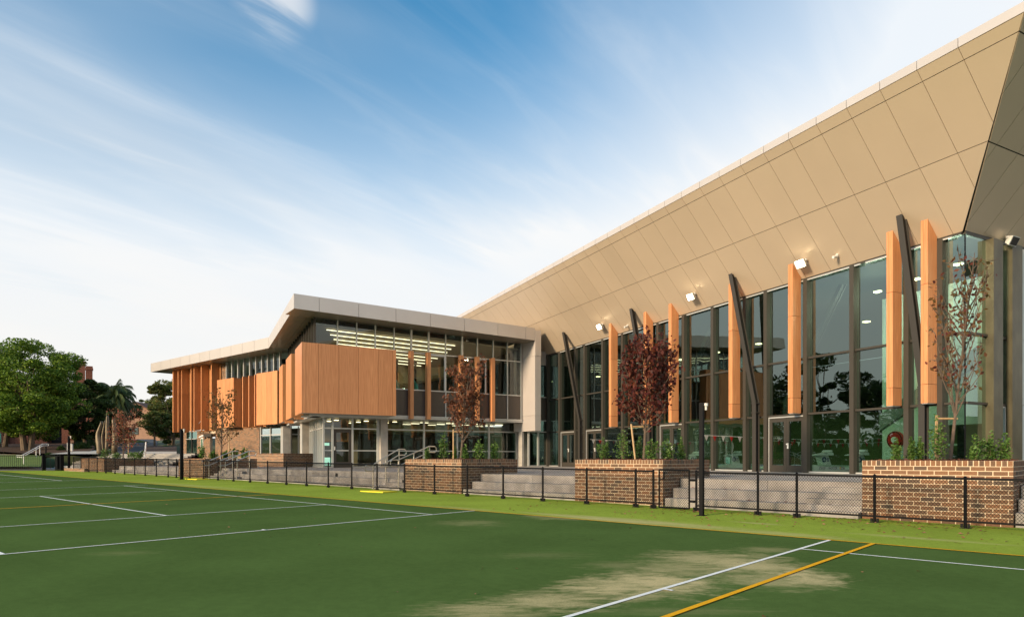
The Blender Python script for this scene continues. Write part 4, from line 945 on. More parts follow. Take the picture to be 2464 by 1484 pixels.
# lower floor glass (recessed)
LC = (-32.9983, 21.4462)
FL = Fr(LC, DR, OR); FLS = Fr(LC, B, OB)
lm = [(0.0, .05), (.50, .05), (1.62, .05), (3.10, .06), (3.62, .03), (5.96, .05), (8.15, .05), (10.37, .05), (12.42, .05)]
for s, h in lm: MB().box(FL, s - h, s + h, -.05, .06, DZ, 3.60).build('mullion', M['silver'], Wg)
for i in range(len(lm) - 1):
    a, b = lm[i][0] + lm[i][1], lm[i + 1][0] - lm[i + 1][1]
    if 3.0 < a < 3.5: continue
    MB().box(FL, a, b, -.012, 0, 3.08, 3.60).build('window_pane', M['wing_glass'], Wg)
    MB().box(FL, a, b, -.04, .05, 3.01, 3.08).build('transom', M['silver'], Wg)
    if .5 < a < 1:
        df = MB().box(FL, a + .02, a + .16, -.02, .04, DZ, 2.98).box(FL, b - .16, b - .02, -.02, .04, DZ, 2.98).box(FL, a + .16, b - .16, -.02, .04, 2.82, 2.98).box(FL, a + .16, b - .16, -.02, .04, DZ, DZ + .3).build('door', M['door_dark'], Wg)
        MB().box(FL, a + .16, b - .16, -.0, .01, DZ + .3, 2.82).build('door_glass', M['wing_glass'], df)
        MB().box(FL, a + .03, a + .09, .04, .07, 1.85, 2.05).build('handle', M['white'], df)
        MB().box(FL, a + .16, b - .16, .01, .02, 1.80, 1.86).build('glass_band', M['silver'], df)
    else:
        MB().box(FL, a, b, -.012, 0, DZ + .06, 3.01).build('window_pane', M['wing_glass'], Wg)
        MB().box(FL, a, b, .0, .006, 1.80, 1.86).build('glass_band', M['hall_rail' if False else 'silver'], Wg)
        MB().box(FL, a, b, -.04, .05, DZ, DZ + .06).build('sill', M['silver'], Wg)
MB().box(FL, 3.17, 3.59, -.08, .32, DZ - .01, 3.60).build('concrete_column', M['concrete'], Wg)
MB().box(FL, 3.08, 3.165, -.05, .10, DZ, 3.60).build('column_trim', M['silver'], Wg)
MB().box(FL, 12.48, 13.15, -.3, .30, DZ - .01, 3.60).build('concrete_column', M['concrete'], Wg)
MB().box(FR, 12.86, 13.0, -.4, -.0, DZ, 3.05).build('concrete_column', M['concrete'], Wg)
for k in range(6):
    s = .55 + .85 * k
    MB().box(FLS, s - .04, s + .04, -.05, .10, DZ, 3.60).build('mullion', M['silver'], Wg)
MB().box(FLS, .05, 4.8, -.012, 0, DZ, 3.60).build('window_pane', M['wing_glass'], Wg)
MB().box(FLS, .05, 4.8, -.04, .06, 3.01, 3.08).build('transom', M['silver'], Wg)
MB().box(FLS, .05, 4.8, -.04, .06, DZ, DZ + .06).build('sill', M['silver'], Wg)
# rotated concrete columns on the side
for (px, d, wd) in ((727, 43.0, .50), (681, 48.0, .52)):
    p = plan((px - 1232) / 1685 * d, d); fc = Fr(p, DR, OR)
    MB().box(fc, .03, wd, -.5, 0, DZ - .01, 3.62).build('concrete_column', M['concrete'], Wg)
    MB().box(fc, 0, .026, -.5, .0, DZ, 3.62).build('column_trim', M['silver'], Wg)
fc = Fr(plan((700 - 1232) / 1685 * 48.5, 48.5), ang(64), ang(154))
for s in (0.03, .50, .75): MB().box(fc, s - .03, s + .03, -.05, .05, DZ, 3.62).build('mullion', M['silver'], Wg)
MB().box(fc, .06, .95, -.012, 0, DZ, 3.62).build('window_pane', M['wing_glass'], Wg)
MB().box(fc, .06, .95, -.03, .05, 3.01, 3.08).build('transom', M['silver'], Wg)
# floor slab over the lower storey and its ceiling
sb = MB()
sb.prism([Q(-.05, .06, 3.62), Q(12.8, .06, 3.62), Q(12.8, 12.5, 3.62), Q(-.05, 12.5, 3.62)], (0, 0, .06))
sb.build('floor_slab', M['wing_soffit'], Wg)
# rooms
MB().prism([Q(.1, .2, 8.45), Q(12.7, .2, 8.12), Q(12.7, 11, 8.12), Q(.1, 11, 8.45)], (0, 0, .05)).build('room_ceiling', M['room_ceiling'], Wg)
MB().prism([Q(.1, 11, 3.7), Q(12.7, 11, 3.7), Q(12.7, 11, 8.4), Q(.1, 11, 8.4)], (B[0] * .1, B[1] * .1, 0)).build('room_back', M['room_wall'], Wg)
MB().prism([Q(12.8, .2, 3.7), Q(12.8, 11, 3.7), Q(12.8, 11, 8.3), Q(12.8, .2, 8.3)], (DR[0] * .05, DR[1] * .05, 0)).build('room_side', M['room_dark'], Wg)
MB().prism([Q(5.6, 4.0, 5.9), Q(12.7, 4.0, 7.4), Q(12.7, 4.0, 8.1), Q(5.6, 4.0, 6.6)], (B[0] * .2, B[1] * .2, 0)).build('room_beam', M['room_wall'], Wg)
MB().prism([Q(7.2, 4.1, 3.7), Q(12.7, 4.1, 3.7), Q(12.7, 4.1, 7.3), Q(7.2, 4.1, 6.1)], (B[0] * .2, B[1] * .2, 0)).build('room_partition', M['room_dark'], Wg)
for k in range(8):
    t_ = 1.0 + 1.3 * k; s0 = .8 + .42 * k; s1 = 8.6 + .2 * k
    if t_ > 3.6: s1 = min(s1, 9.2)
    z = 8.38 - .01 * k
    MB().prism([Q(s0, t_, z - s0 * .026), Q(s1, t_, z - s1 * .026), Q(s1, t_ + .07, z - s1 * .026), Q(s0, t_ + .07, z - s0 * .026)], (0, 0, -.03)).build('linear_light', M['light_warm'], Wg)
# equipment silhouettes in the upper room
for s in (4.75, 5.9):
    gy = thing('gym_machine', FR.P(s, -1.0, 3.7), 'dark exercise machine behind the upper windows, ' + ('left one by the timber box' if s < 5 else 'right one between two timber blades'), 'gym machine', 'exercise machines behind the upper windows')
    MB().box(FR, s - .08, s + .02, -1.1, -1.0, 3.7, 7.0).box(FR, s + .22, s + .32, -1.1, -1.0, 3.7, 6.9).box(FR, s - .1, s + .34, -1.12, -.98, 6.9, 7.0).build('upright', M['black'], gy)
    MB().tube([FR.P(s - .2, -.8, 5.6), FR.P(s, -.8, 5.9), FR.P(s + .2, -.8, 5.6), FR.P(s + .3, -.8, 5.0)], .12, 8).build('seat_pad', M['teal'], gy)
MB().prism([QL(.1, 9, DZ), QL(12.9, 9, DZ), QL(12.9, 9, 3.6), QL(.1, 9, 3.6)], (B[0] * .1, B[1] * .1, 0)).build('room_back', M['room_wall'], Wg)
MB().prism([QL(.02, .03, DZ - .05), QL(12.9, .03, DZ - .05), QL(12.9, 9, DZ - .05), QL(.02, 9, DZ - .05)], (0, 0, .052)).build('room_floor', M['hall_floor'], Wg)
MB().box(FL, 3.7, 12.8, -5.0, -4.9, DZ, 2.95).build('room_partition', M['room_dark'], Wg)
MB().box(FL, .9, 3.0, -4.1, -4.0, DZ, 2.4).build('inner_door', M['room_dark'], Wg)
MB().box(FL, 1.7, 1.9, -3.99, -3.95, DZ, 2.5).box(FL, .9, 3.0, -3.99, -3.95, 2.4, 2.5).build('inner_frame', M['timber_shaded'], Wg)
MB().box(FL, 3.7, 12.5, -3.2, -3.0, 3.05, 3.5).build('lit_bulkhead', M['room_wall'], Wg)
for k in range(7):
    for j in range(3):
        s = .9 + 1.75 * k; w = -.9 - 1.3 * j
        MB().box(FL, s, s + (.22 if k < 3 else .5), w - .08, w + .08, 3.52, 3.55).build('ceiling_lamp', M['light_spot'] if k < 3 else M['light_warm'], Wg)
MB().box(FL, .16, .42, -.3, -.28, 2.1, 2.25).build('notice', M['exitlight'], Wg)
MB().box(FL, .10, .42, -.14, -.12, DZ + .1, DZ + .55).build('notice', M['exitlight'], Wg)
# portal at the right end
for (za, zb) in ((3.05, 3.98), (3.992, 7.55), (7.562, 9.10)):
    MB().box(FR, 12.87, 13.29, .0, 1.46 if zb > 9 else 1.44, za, zb).build('portal_panel', M['panel'], Wg)
MB().box(FR, 12.90, 13.27, -1, 1.42, 3.06, 9.08).build('portal_core', M['panel'], Wg)
# recessed link to the hall
Lk = MB()
MB().box(FR, 13.0, 15.50, -.02, .0, 7.25, 8.12).build('link_panel', M['panel'], Wg)
for s, h in ((13.35, .05), (13.95 + .1, .06), (15.45, .06)): MB().box(FR, s - h, s + h, -.06, .06, DZ, 7.25).build('mullion', M['silver'], Wg)
for (a, b) in ((13.40, 13.99), (14.11, 15.39)):
    for (z0, z1) in ((DZ + .06, 3.02), (3.08, 3.72), (5.27, 7.2)): MB().box(FR, a, b, -.012, 0, z0, z1).build('window_pane', M['glass'], Wg)
    MB().box(FR, a, b, -.02, .01, 3.79, 5.20).build('spandrel_panel', M['spandrel'], Wg)
    for z in (3.05, 3.755, 5.235): MB().box(FR, a, b, -.04, .05, z - .03, z + .03).build('transom', M['silver'], Wg)
    MB().box(FR, a, b, -.04, .05, DZ, DZ + .06).build('sill', M['silver'], Wg)
MB().box(FR, 13.3, 16.5, -3.1, -3, DZ, 8).build('link_back', M['hall_dark'], Wg)
bxs = thing('storage_bin', FR.P(13.9, -1.2, DZ), 'blue plastic bins stacked behind the narrow link window', 'bins')
for k in range(4): MB().box(FR, 13.55, 14.0, -1.4, -1.0, DZ + .32 * k + .02, DZ + .32 * k + .30).build('bin', M['blue'], bxs)
# stays under the far fins
MB().tube([FX.P(4.9, .62, 3.55), FX.P(3.4, .05, 4.9)], .02, 5).tube([FX.P(3.6, .62, 3.55), FX.P(2.9, .05, 4.2)], .02, 5).tube([FX.P(5.3, .62, 3.56), FX.P(2.6, .62, 3.60)], .03, 5).build('canopy_stay', M['silver'], Wg)

# ------------------------------------------------------------------ fence
FY = 15.05
fence_posts = [1.60, .10, -.88, -2.38, -3.90, -5.41, -6.25, -7.72]
left_posts = [-8.86, -9.36] + [-10.86 - 1.4955 * k for k in range(0, 17)]
seg1 = fence_posts; seg2 = left_posts
Fn = thing('chain_link_fence', (-20, FY, gz(-20, FY)), 'low black chain link fence on round posts along the courts', 'fence')
FH = .93
def post(x, r=.028, h=FH, parent=Fn, y=FY):
    g = gz(x, y)
    MB().tube([(x, y, g), (x, y, g + h)], r, 8).build('post', M['black'], parent)
    m = MB().tube([(x, y, g + h), (x, y, g + h + .03)], r + .008, 8, .012).box(WORLD, x - .09, x + .09, y - .03, y + .03, g + .0, g + .012)
    m.box(WORLD, x - .075, x - .035, y - .02, y + .02, g + .02, g + .09).box(WORLD, x + .035, x + .075, y - .02, y + .02, g + .02, g + .09)
    m.build('post_fitting', M['black'], parent)
def mesh_panel(x0, x1, parent, z0=.13, z1=FH - .02, y=FY, pitch=.056, r=.0048):
    mb = MB(); Lx = abs(x1 - x0); xa = min(x0, x1); hh = z1 - z0
    def wire(p, q):
        i = len(mb.v)
        for P_ in (p, q):
            g = gz(P_[0], y)
            for k in range(3):
                an = 2.094 * k; mb.v.append((P_[0], y + r * math.cos(an) + P_[2], g + P_[1] + r * math.sin(an) * 1.2))
        mb.f.extend([(i, i + 1, i + 4, i + 3), (i + 1, i + 2, i + 5, i + 4), (i + 2, i, i + 3, i + 5)])
    sl_ = 1.15   # rise over run, slightly tall diamonds
    run = hh / sl_; n = int((Lx + run) / pitch)
    for k in range(n):
        s = -run + (k + .5) * pitch
        for sg in (1, -1):
            a, b = s, s + run; za, zb = (z0, z1) if sg > 0 else (z1, z0)
            ca = max(a, 0); cb = min(b, Lx)
            if cb - ca < .01: continue
            z_a = za + (zb - za) * (ca - a) / run; z_b = za + (zb - za) * (cb - a) / run
            off = .0025 * sg
            wire((xa + ca, z_a, off), (xa + cb, z_b, off))
    mb.build('wire_mesh', M['black_wire'], parent)
for seg_ in (seg1, seg2):
    for x in seg_: post(x)
    for a, b in zip(seg_[:-1], seg_[1:]):
        for (h, r) in ((FH - .02, .022), (.13, .019)):
            MB().tube([(a, FY, gz(a, FY) + h), (b, FY, gz(b, FY) + h)], r, 7).build('rail', M['black'], Fn)
        mesh_panel(a, b, Fn, pitch=.056 if a > -26 else .075)
lp = [-35.73, -36.35, -37.35] + [-38.85 - 1.5 * k for k in range(10)]
for x in lp: post(x)
for a, b in zip([left_posts[-1]] + lp[:-1], lp):
    for (h, r) in ((FH - .02, .022), (.13, .019)): MB().tube([(a, FY, gz(a, FY) + h), (b, FY, gz(b, FY) + h)], r, 6).build('rail', M['black'], Fn)
    mesh_panel(a, b, Fn, pitch=.10)
# gate
Gt = thing('fence_gate', (-8.3, FY, gz(-8.3, FY)), 'small black chain link gate with a latch, left of the tall black pole', 'gate')
gz0 = gz(-8.3, FY)
gx0, gx1 = -8.70, -7.90
MB().tube([(gx0, FY, gz0 + .04), (gx0, FY, gz0 + .95)], .022, 8).tube([(gx1, FY, gz0 + .04), (gx1, FY, gz0 + .95)], .022, 8).tube([(gx0, FY, gz0 + .95), (gx1, FY, gz0 + .95)], .022, 8).tube([(gx0, FY, gz0 + .05), (gx1, FY, gz0 + .05)], .022, 8).build('gate_frame', M['black'], Gt)
mesh_panel(gx0, gx1, Gt, .06, .94)
MB().box(WORLD, gx0, gx0 + .15, FY - .05, FY - .02, gz0 + .72, gz0 + .75).box(WORLD, gx0 + .13, gx0 + .16, FY - .05, FY - .02, gz0 + .72, gz0 + .90).build('latch', M['black'], Gt)
MB().tube([(gx1 + .03, FY, gz0 + .22), (gx1 + .14, FY, gz0 + .22)], .03, 8).tube([(gx1 + .03, FY, gz0 + .72), (gx1 + .14, FY, gz0 + .72)], .03, 8).build('hinge', M['black'], Gt)
# thick posted gate and railing far left
G2 = thing('black_railing', (-55.5, 14.0, gz(-55, 14)), 'black vertical bar railing with thick gate posts at the far left', 'railing')
for (x, y) in ((-54.05, 14.85), (-55.35, 14.15)):
    g = gz(x, y); MB().box(WORLD, x - .10, x + .10, y - .10, y + .10, g - .1, g + 1.08).build('post', M['black'], G2)
def bars(p, q, n, h=1.0):
    mb = MB()
    for k in range(n + 1):
        x = p[0] + (q[0] - p[0]) * k / n; y = p[1] + (q[1] - p[1]) * k / n; g = gz(x, y)
        mb.tube([(x, y, g + .1), (x, y, g + h)], .012, 4)
    for hh in (.1, h): mb.tube([(p[0], p[1], gz(*p) + hh), (q[0], q[1], gz(*q) + hh)], .022, 5)
    mb.build('railing_bars', M['black'], G2)
bars((-55.45, 14.05), (-58.2, 11.8), 26); 
bars((-54.15, 14.8), (-55.25, 14.2), 3)
MB().box(WORLD, -54.95, -54.45, 14.7, 15.0, gz(-54.6, 14.8), 1.0 + gz(-54.6, 14.8)).build('litter_bin', M['black'], G2)

# tall black poles with a white unit on top
def pole(x, y, h, w, label):
    g = gz(x, y); t = thing('black_pole', (x, y, g), label, 'pole', 'square black poles at the court edge')
    MB().box(WORLD, x - w / 2, x + w / 2, y - w / 2, y + w / 2, g - .1, g + h).build('shaft', M['black'], t)
    MB().box(WORLD, x - w, x + w, y - w, y + w, g, g + .015).build('base_plate', M['black'], t)
    c = Vector((x, y, g + h)) + Vector((rgt[0], rgt[1], 0)) * (w / 2 + .05)
    MB().tube([c - Vector((0, 0, .07)), c - Vector((0, 0, .01))], .045, 10).tube([c - Vector((0, 0, .16)), c - Vector((0, 0, .06))], .025, 6).build('sensor', M['white'], t)
pole(-7.12, 14.13, 2.46, .085, 'tall square black pole just right of the chain link gate')
pole(-34.11, 14.37, 2.42, .125, 'tall square black pole in front of the timber clad wing')
pole(-54.5, 15.4, 2.35, .13, 'tall square black pole at the far left beside the handrail')
# yellow mats
for (x0, x1, y0, y1, lb) in ((-19.85, -18.6, 14.35, 14.95, 'yellow mat on the green apron below the handrail by the brown tree'), (-34.3, -33.0, 14.6, 15.2, 'yellow mat on the green apron beside the pole at the timber clad wing')):
    mb = MB(); z = gz(x0, y0) + .012
    tag(mb.box(WORLD, x0, x1, y0, y1, z - .012, z + .02).build('floor_mat', M['yellow_mat']), lb, 'mat')
# handrails
def handrail(x, pts, label, dirv=(0, 1), both=True):
    t = thing('handrail', (x, pts[0][0], pts[0][1]), label, 'handrail', 'bent steel handrails on the steps')
    Y = lambda a: a
    mb = MB()
    (y0, z0), (y1, z1) = pts
    pth = [(x, y0 - .28, z0 + .64), (x, y0 - .34, z0 + .72), (x, y0 - .34, z0 + .80), (x, y0 - .28, z0 + .86), (x, y0, z0 + .86), (x, y1, z1 + .86), (x, y1 + .28, z1 + .86), (x, y1 + .36, z1 + .80), (x, y1 + .36, z1 + .70), (x, y1 + .28, z1 + .64), (x, y1, z1 + .64), (x, y0, z0 + .64), (x, y0 - .28, z0 + .64)]
    mb.tube(pth, .021, 8); mb.build('rail', M['steel'], t)
    for (yy, zz) in ((y0 + .02, z0), ((y0 + y1) / 2, (z0 + z1) / 2 - .1), (y1 + .02, z1)):
        MB().tube([(x, yy, zz - .25), (x, yy, zz + .86 if yy != (y0 + y1) / 2 else (z0 + z1) / 2 + .86)], .02, 8).build('upright', M['steel'], t)
handrail(-33.85, [(15.55, .42), (16.75, .9)], 'bent steel handrail on the steps by the wing, left one of the pair')
handrail(-32.15, [(15.55, .42), (16.75, .9)], 'bent steel handrail on the steps by the wing, right one of the pair')
handrail(-20.75, [(15.55, .32), (16.75, .9)], 'bent steel handrail on the terrace steps, at the front, near the mid brick planter')
handrail(-19.55, [(15.75, .5), (17.2, 1.0)], 'bent steel handrail partly hidden by the brick planter with the brown tree')
# far left sloping rail
t = thing('ramp_handrail', (-60, 15, 1), 'long white sloping handrail beside the path at the far left', 'handrail')
def atz(px, y, d): return (*plan((px - 1232) / 1685 * d, d), EYE + (1100 - y) * d / 1685)
pA = [atz(40, 1095.5, 50), atz(53, 1095, 50), atz(103, 1067.5, 55), atz(116, 1067.5, 56), atz(116.5, 1071.5, 56), atz(103, 1072, 55), atz(53, 1099.5, 50), atz(40, 1099, 50), atz(40, 1095.5, 50)]
MB().tube(pA, .032, 6).build('rail', M['white'], t)
for (px, y0, y1, d) in ((57, 1094, 1120, 50), (87, 1077, 1100, 53), (96, 1071, 1094, 54.5)): MB().tube([atz(px, y0, d), atz(px, y1, d)], .028, 6).build('upright', M['white'], t)
t = thing('stair_handrail', atz(349, 1104, 50), 'white handrail standing on the grey steps below the road', 'handrail')
MB().tube([atz(349, 1107, 49.5), atz(351, 1064, 52)], .05, 6).tube([atz(347.5, 1100, 49.5), atz(350, 1078, 51)], .04, 6).build('rail', M['white'], t)
MB().tube([atz(349.5, 1072, 53), atz(350.5, 1061, 53)], .10, 6).build('cap', M['black'], t)

# ------------------------------------------------------------------ leaves lying about
def litter(name, regs, n, label, size=(.02, .045), zoff=None):
    mb = MB()
    for _ in range(n):
        x0, x1, y0, y1, zf = regs[min(int(rng.random() * len(regs)), len(regs) - 1)]
        x = rng.uniform(x0, x1); y = rng.uniform(y0, y1); s = rng.uniform(*size); a = rng.uniform(0, 6.28)
        z = (gz(x, y) if zf is None else zf) + .008
        dx, dy = math.cos(a) * s, math.sin(a) * s; c = rng.uniform(.1, .7) * s; i = len(mb.v)
        mb.v += [(x - dx, y - dy, z + .002), (x + dy * .55, y - dx * .55, z + c), (x + dx, y + dy, z + c * .3), (x - dy * .55, y + dx * .55, z + .004)]; mb.f.append((i, i + 1, i + 2, i + 3))
    tag(mb.build(name, M['litter'], kind='stuff'), label, 'fallen leaves')
litter('fallen_leaves', [(-12, 0, 12.2, 15.7, None), (-9, 1, 13.2, 15.7, None), (-9, -2, 14.6, 15.6, None)], 620, 'dry red brown leaves scattered on the light green apron', (.018, .042))
litter('fallen_leaves', [(-20, -11, 12.2, 15.7, None), (-8, 0, 3, 11.5, None), (-25, -8, 5, 11.5, None)], 70, 'few dry leaves blown onto the courts', (.015, .036))
litter('fallen_leaves', [(-9, -4.4, 15.9, 16.2, .42), (-9, -4.4, 16.3, 16.6, .66), (-7.5, -4.4, 16.1, 16.24, .42), (-1.6, .5, 15.9, 16.2, .42), (-1.6, .5, 16.3, 16.6, .66)], 150, 'dry leaves gathered on the terrace steps', (.02, .045))

# ------------------------------------------------------------------ foliage
def leaf_cloud(P, size, seed, flat=.5, aspect=.55, norm=None):
    """diamond leaves at points P (n,3)"""
    r = np.random.default_rng(seed); n = len(P)
    d = r.normal(size=(n, 3)); d[:, 2] *= flat; d /= np.linalg.norm(d, axis=1)[:, None]
    e = r.normal(size=(n, 3)); e[:, 2] *= flat * 1.2; e -= d * (e * d).sum(1)[:, None]; e /= np.linalg.norm(e, axis=1)[:, None]
    s = size * r.uniform(.6, 1.25, n)[:, None]
    V = np.stack([P - d * s, P + e * s * aspect, P + d * s, P - e * s * aspect], 1).reshape(-1, 3)
    return V
def leaf_obj(name, V, mt, parent, kind='stuff'):
    o0 = root_loc(parent); V = V - np.array(o0); n = len(V) // 4
    me = bpy.data.meshes.new(name); me.vertices.add(len(V)); me.vertices.foreach_set('co', V.astype(np.float32).ravel())
    me.loops.add(len(V)); me.loops.foreach_set('vertex_index', np.arange(len(V), dtype=np.int32))
    me.polygons.add(n); me.polygons.foreach_set('loop_start', np.arange(0, 4 * n, 4, dtype=np.int32))
    me.update(calc_edges=True); me.validate(); me.materials.append(mt)
    o = bpy.data.objects.new(name, me); C.objects.link(o); o.parent = parent; o['kind'] = kind; return o
def crown_tree(base, height, rad, zc, rz, nclump, nleaf, leaf, mt, label, cat, seed, trunks=1, group=None, bark='bark', clump=.24, name='leafy_tree'):
    r = np.random.default_rng(seed); t = thing(name, base, label, cat, group)
    bx_, by_, bz_ = base; cen = np.array([bx_, by_, bz_ + zc])
    C_ = []
    while len(C_) < nclump:
        v = r.normal(size=3); v /= np.linalg.norm(v); q = r.uniform(.50, 1.0) ** .5
        lump = 1 + .16 * math.sin(3 * math.atan2(v[1], v[0]) + seed) + .12 * math.sin(5 * v[2] + seed * 2)
        c = cen + v * q * np.array([rad, rad, rz]) * lump
        if c[2] < bz_ + zc - rz * .85: continue
        C_.append(c)
    C_ = np.array(C_); P = []
    per = nleaf // nclump
    for c in C_:
        cr = rad * clump * r.uniform(.6, 1.35)
        v = r.normal(size=(per, 3)); v /= np.linalg.norm(v, axis=1)[:, None]; v *= (r.uniform(.25, 1, per) ** .45)[:, None]
        lay = np.array([cr, cr, cr * .55]); P.append(c + v * lay)
    leaf_obj('crown', leaf_cloud(np.concatenate(P), leaf, seed), M[mt], t)
    tr = MB()
    for k in range(trunks):
        a = 6.28 * k / max(trunks, 1) + .5; o_ = (0 if trunks == 1 else .35)
        p0 = Vector((bx_ + math.cos(a) * o_ * .5, by_ + math.sin(a) * o_ * .5, bz_ - .3)); p1 = Vector((bx_ + math.cos(a) * rad * .28 * (trunks > 1), by_ + math.sin(a) * rad * .28 * (trunks > 1), bz_ + zc))
        tr.tube([p0, p0.lerp(p1, .35) + Vector((0, 0, .2)), p1], height * .03, 8, height * .012)
    tr.build('trunk', M[bark], t)
    br = MB()
    for c in C_[::2]:
        s_ = Vector((bx_, by_, bz_ + zc * r.uniform(.45, .95))); c = Vector(c); m_ = s_.lerp(c, .5) - Vector((0, 0, rad * .06))
        br.tube([s_, m_, c], height * .008, 4, height * .003)
    br.build('branches', M[bark], t, kind='stuff')
    return t
def small_tree(px, Y, zb, ytop, halfpx, nleaf, leaf, mt, label, seed, lowfrac=.12, lean=0.0, dense=1.0, nb=26, stake=None, group='young street trees in the brick planters', droop=.5, start=.5, branch=1.0):
    """upright young tree: trunk, steep branches, leaves along them"""
    r = np.random.default_rng(seed)
    tx = (px - 1232) / 1685.0; d = Y / (fwd[1] + tx * rgt[1]); x, y = plan(tx * d, d)
    H_ = (1100 - ytop) * d / 1685 + EYE - zb; W_ = halfpx * d / 1685; BR = branch
    t = thing('young_tree', (x, y, zb), label, 'tree', group)
    lr = Vector((rgt[0], rgt[1], 0)) * lean
    def axis(f): return Vector((x, y, zb)) + Vector((0, 0, H_ * f)) + lr * f
    tr = MB(); tr.tube([axis(0) - Vector((0, 0, .1)), axis(.12) + Vector((.01, .0, 0)), axis(.3), axis(.55), axis(.8), axis(.97)], H_ * .0140 * BR, 8, H_ * .002 * BR); tr.build('trunk', M['bark_dark'], t)
    br = MB(); pts = []
    for k in range(nb):
        f0 = lowfrac + (0.80 - lowfrac) * (k / nb) ** 1.1
        a = 2.4 * k + r.uniform(-.4, .4)
        prof = math.sin(min(1, (1 - f0) * 1.25 + .15) * math.pi * .62)
        out = W_ * r.uniform(.65, 1.15) * prof
        rise = H_ * r.uniform(.16, .38) * (1.1 - f0 * .6)
        p0 = axis(f0); dv = Vector((math.cos(a), math.sin(a), 0))
        p1 = p0 + dv * out * .45 + Vector((0, 0, rise * .35)); p2 = p0 + dv * out * .85 + Vector((0, 0, rise * .75)); p3 = p0 + dv * out + Vector((0, 0, rise * 1.05))
        if p3.z > zb + H_: p3.z = zb + H_ * r.uniform(.9, 1)
        br.tube([p0, p1, p2, p3], H_ * .0050 * BR, 5, H_ * .0010 * BR)
        segs = [p0.lerp(p1, .5), p1, p1.lerp(p2, .5), p2, p2.lerp(p3, .5), p3]
        for q in range(5):
            i = int(r.integers(1, 6)); s0 = segs[i]; e = s0 + Vector(r.normal(size=3)) * W_ * .16 + Vector((0, 0, W_ * .28)); br.tube([s0, e], H_ * .0022, 3, H_ * .0008)
            for u in (.35, .7, 1.0): pts.append((s0.lerp(e, u), f0))
        for s0 in segs[2:]: pts.append((s0, f0))
    br.build('branches', M['bark_dark'], t, kind='stuff')
    base = np.array([list(p) for p, f in pts]); idx = r.integers(0, len(base), nleaf)
    P_ = base[idx] + r.normal(size=(nleaf, 3)) * W_ * .085 * dense - np.array([0, 0, leaf * droop])
    V = leaf_cloud(P_, leaf, seed + 5, flat=1.3)
    leaf_obj('foliage', V, M[mt], t)
    if stake:
        for (off, h, lx) in stake:
            s0 = Vector((x, y, zb)) + Vector((rgt[0], rgt[1], 0)) * off
            MB().tube([s0 - Vector((0, 0, .1)), s0 + Vector((rgt[0], rgt[1], 0)) * lx + Vector((0, 0, h))], .028, 6).build('stake', M['stake'], t)
            e = s0 + Vector((rgt[0], rgt[1], 0)) * lx * .95 + Vector((0, 0, h * .93)); c = axis((h * .93) / H_)
            MB().tube([e, c + (c - e).normalized() * .06], .02, 5).build('tie', M['stake'], t)
    return t
small_tree(2284, 17.0, PT - .06, 592, 60, 520, .055, 'leaf_mix', 'tall nearly bare tree with few reddish leaves in the rightmost planter', 11, .20, .55, 1.2, 34, [(-.28, 1.0, .02)], droop=1.0, branch=.62)
small_tree(1549, 17.0, PT - .06, 800, 62, 2700, .068, 'leaf_red', 'dense dark red leaved tree tied to a pale stake in the planter by the gate', 12, .22, .15, 1.35, 36, [(-.22, 1.05, -.13)], droop=.8)
small_tree(1108, 17.1, PT - .06, 855, 46, 1350, .068, 'leaf_brown', 'brown leaved young tree in the planter beside the terrace handrail', 13, .16, .35, 1.2, 32, [(-.25, 1.1, 0)], droop=.8)
small_tree(532, 17.2, PT - .06, 938, 34, 620, .075, 'leaf_autumn', 'sparse brown tree in front of the timber box of the wing', 14, .14, .1, 1.2, 28, [(.42, 1.5, 0)], droop=.6)
small_tree(296, 17.2, PT - .06, 985, 34, 800, .085, 'leaf_pink', 'small red leaved tree in the leftmost planter beside the sculpture', 15, .10, .1, 1.4, 28, [(.35, 1.4, 0)], droop=.6)

def shrub(px, Y, ytop, wpx, label, seed, n=520, leaf=.040, zb=PT - .05, mt='leaf_shrub', grp='young green shrubs in the brick planters', squat=False):
    r = np.random.default_rng(seed); tx = (px - 1232) / 1685.0; d = Y / (fwd[1] + tx * rgt[1]); x, y = plan(tx * d, d)
    H_ = (1100 - ytop) * d / 1685 + EYE - zb; W_ = wpx * .5 * d / 1685
    t = thing('shrub', (x, y, zb), label, 'shrub', grp)
    st = MB(); P_ = []
    for k in range(9 if squat else 6):
        a = r.uniform(0, 6.28); o_ = W_ * r.uniform(.2, .95) * (1 if k else 0); hh = H_ * (1 if k == 0 else r.uniform(.55, .9) if not squat else r.uniform(.7, 1))
        p0 = Vector((x, y, zb)); p1 = Vector((x + math.cos(a) * o_ * .6, y + math.sin(a) * o_ * .6, zb + hh * .5)); p2 = Vector((x + math.cos(a) * o_, y + math.sin(a) * o_, zb + hh))
        st.tube([p0, p1, p2], .008, 4, .003); m_ = n // (9 if squat else 6)
        u = r.uniform(.15, 1, m_); sp = W_ * (.38 if squat else .34)
        for q in u: 
            c = p0.lerp(p1, q * 2) if q < .5 else p1.lerp(p2, q * 2 - 1)
            P_.append(np.array(c) + r.normal(size=3) * sp * (1.15 - q * .85) * np.array([1, 1, .6]))
    st.build('stems', M['bark'], t, kind='stuff')
    leaf_obj('foliage', leaf_cloud(np.array(P_), leaf, seed), M[mt], t)
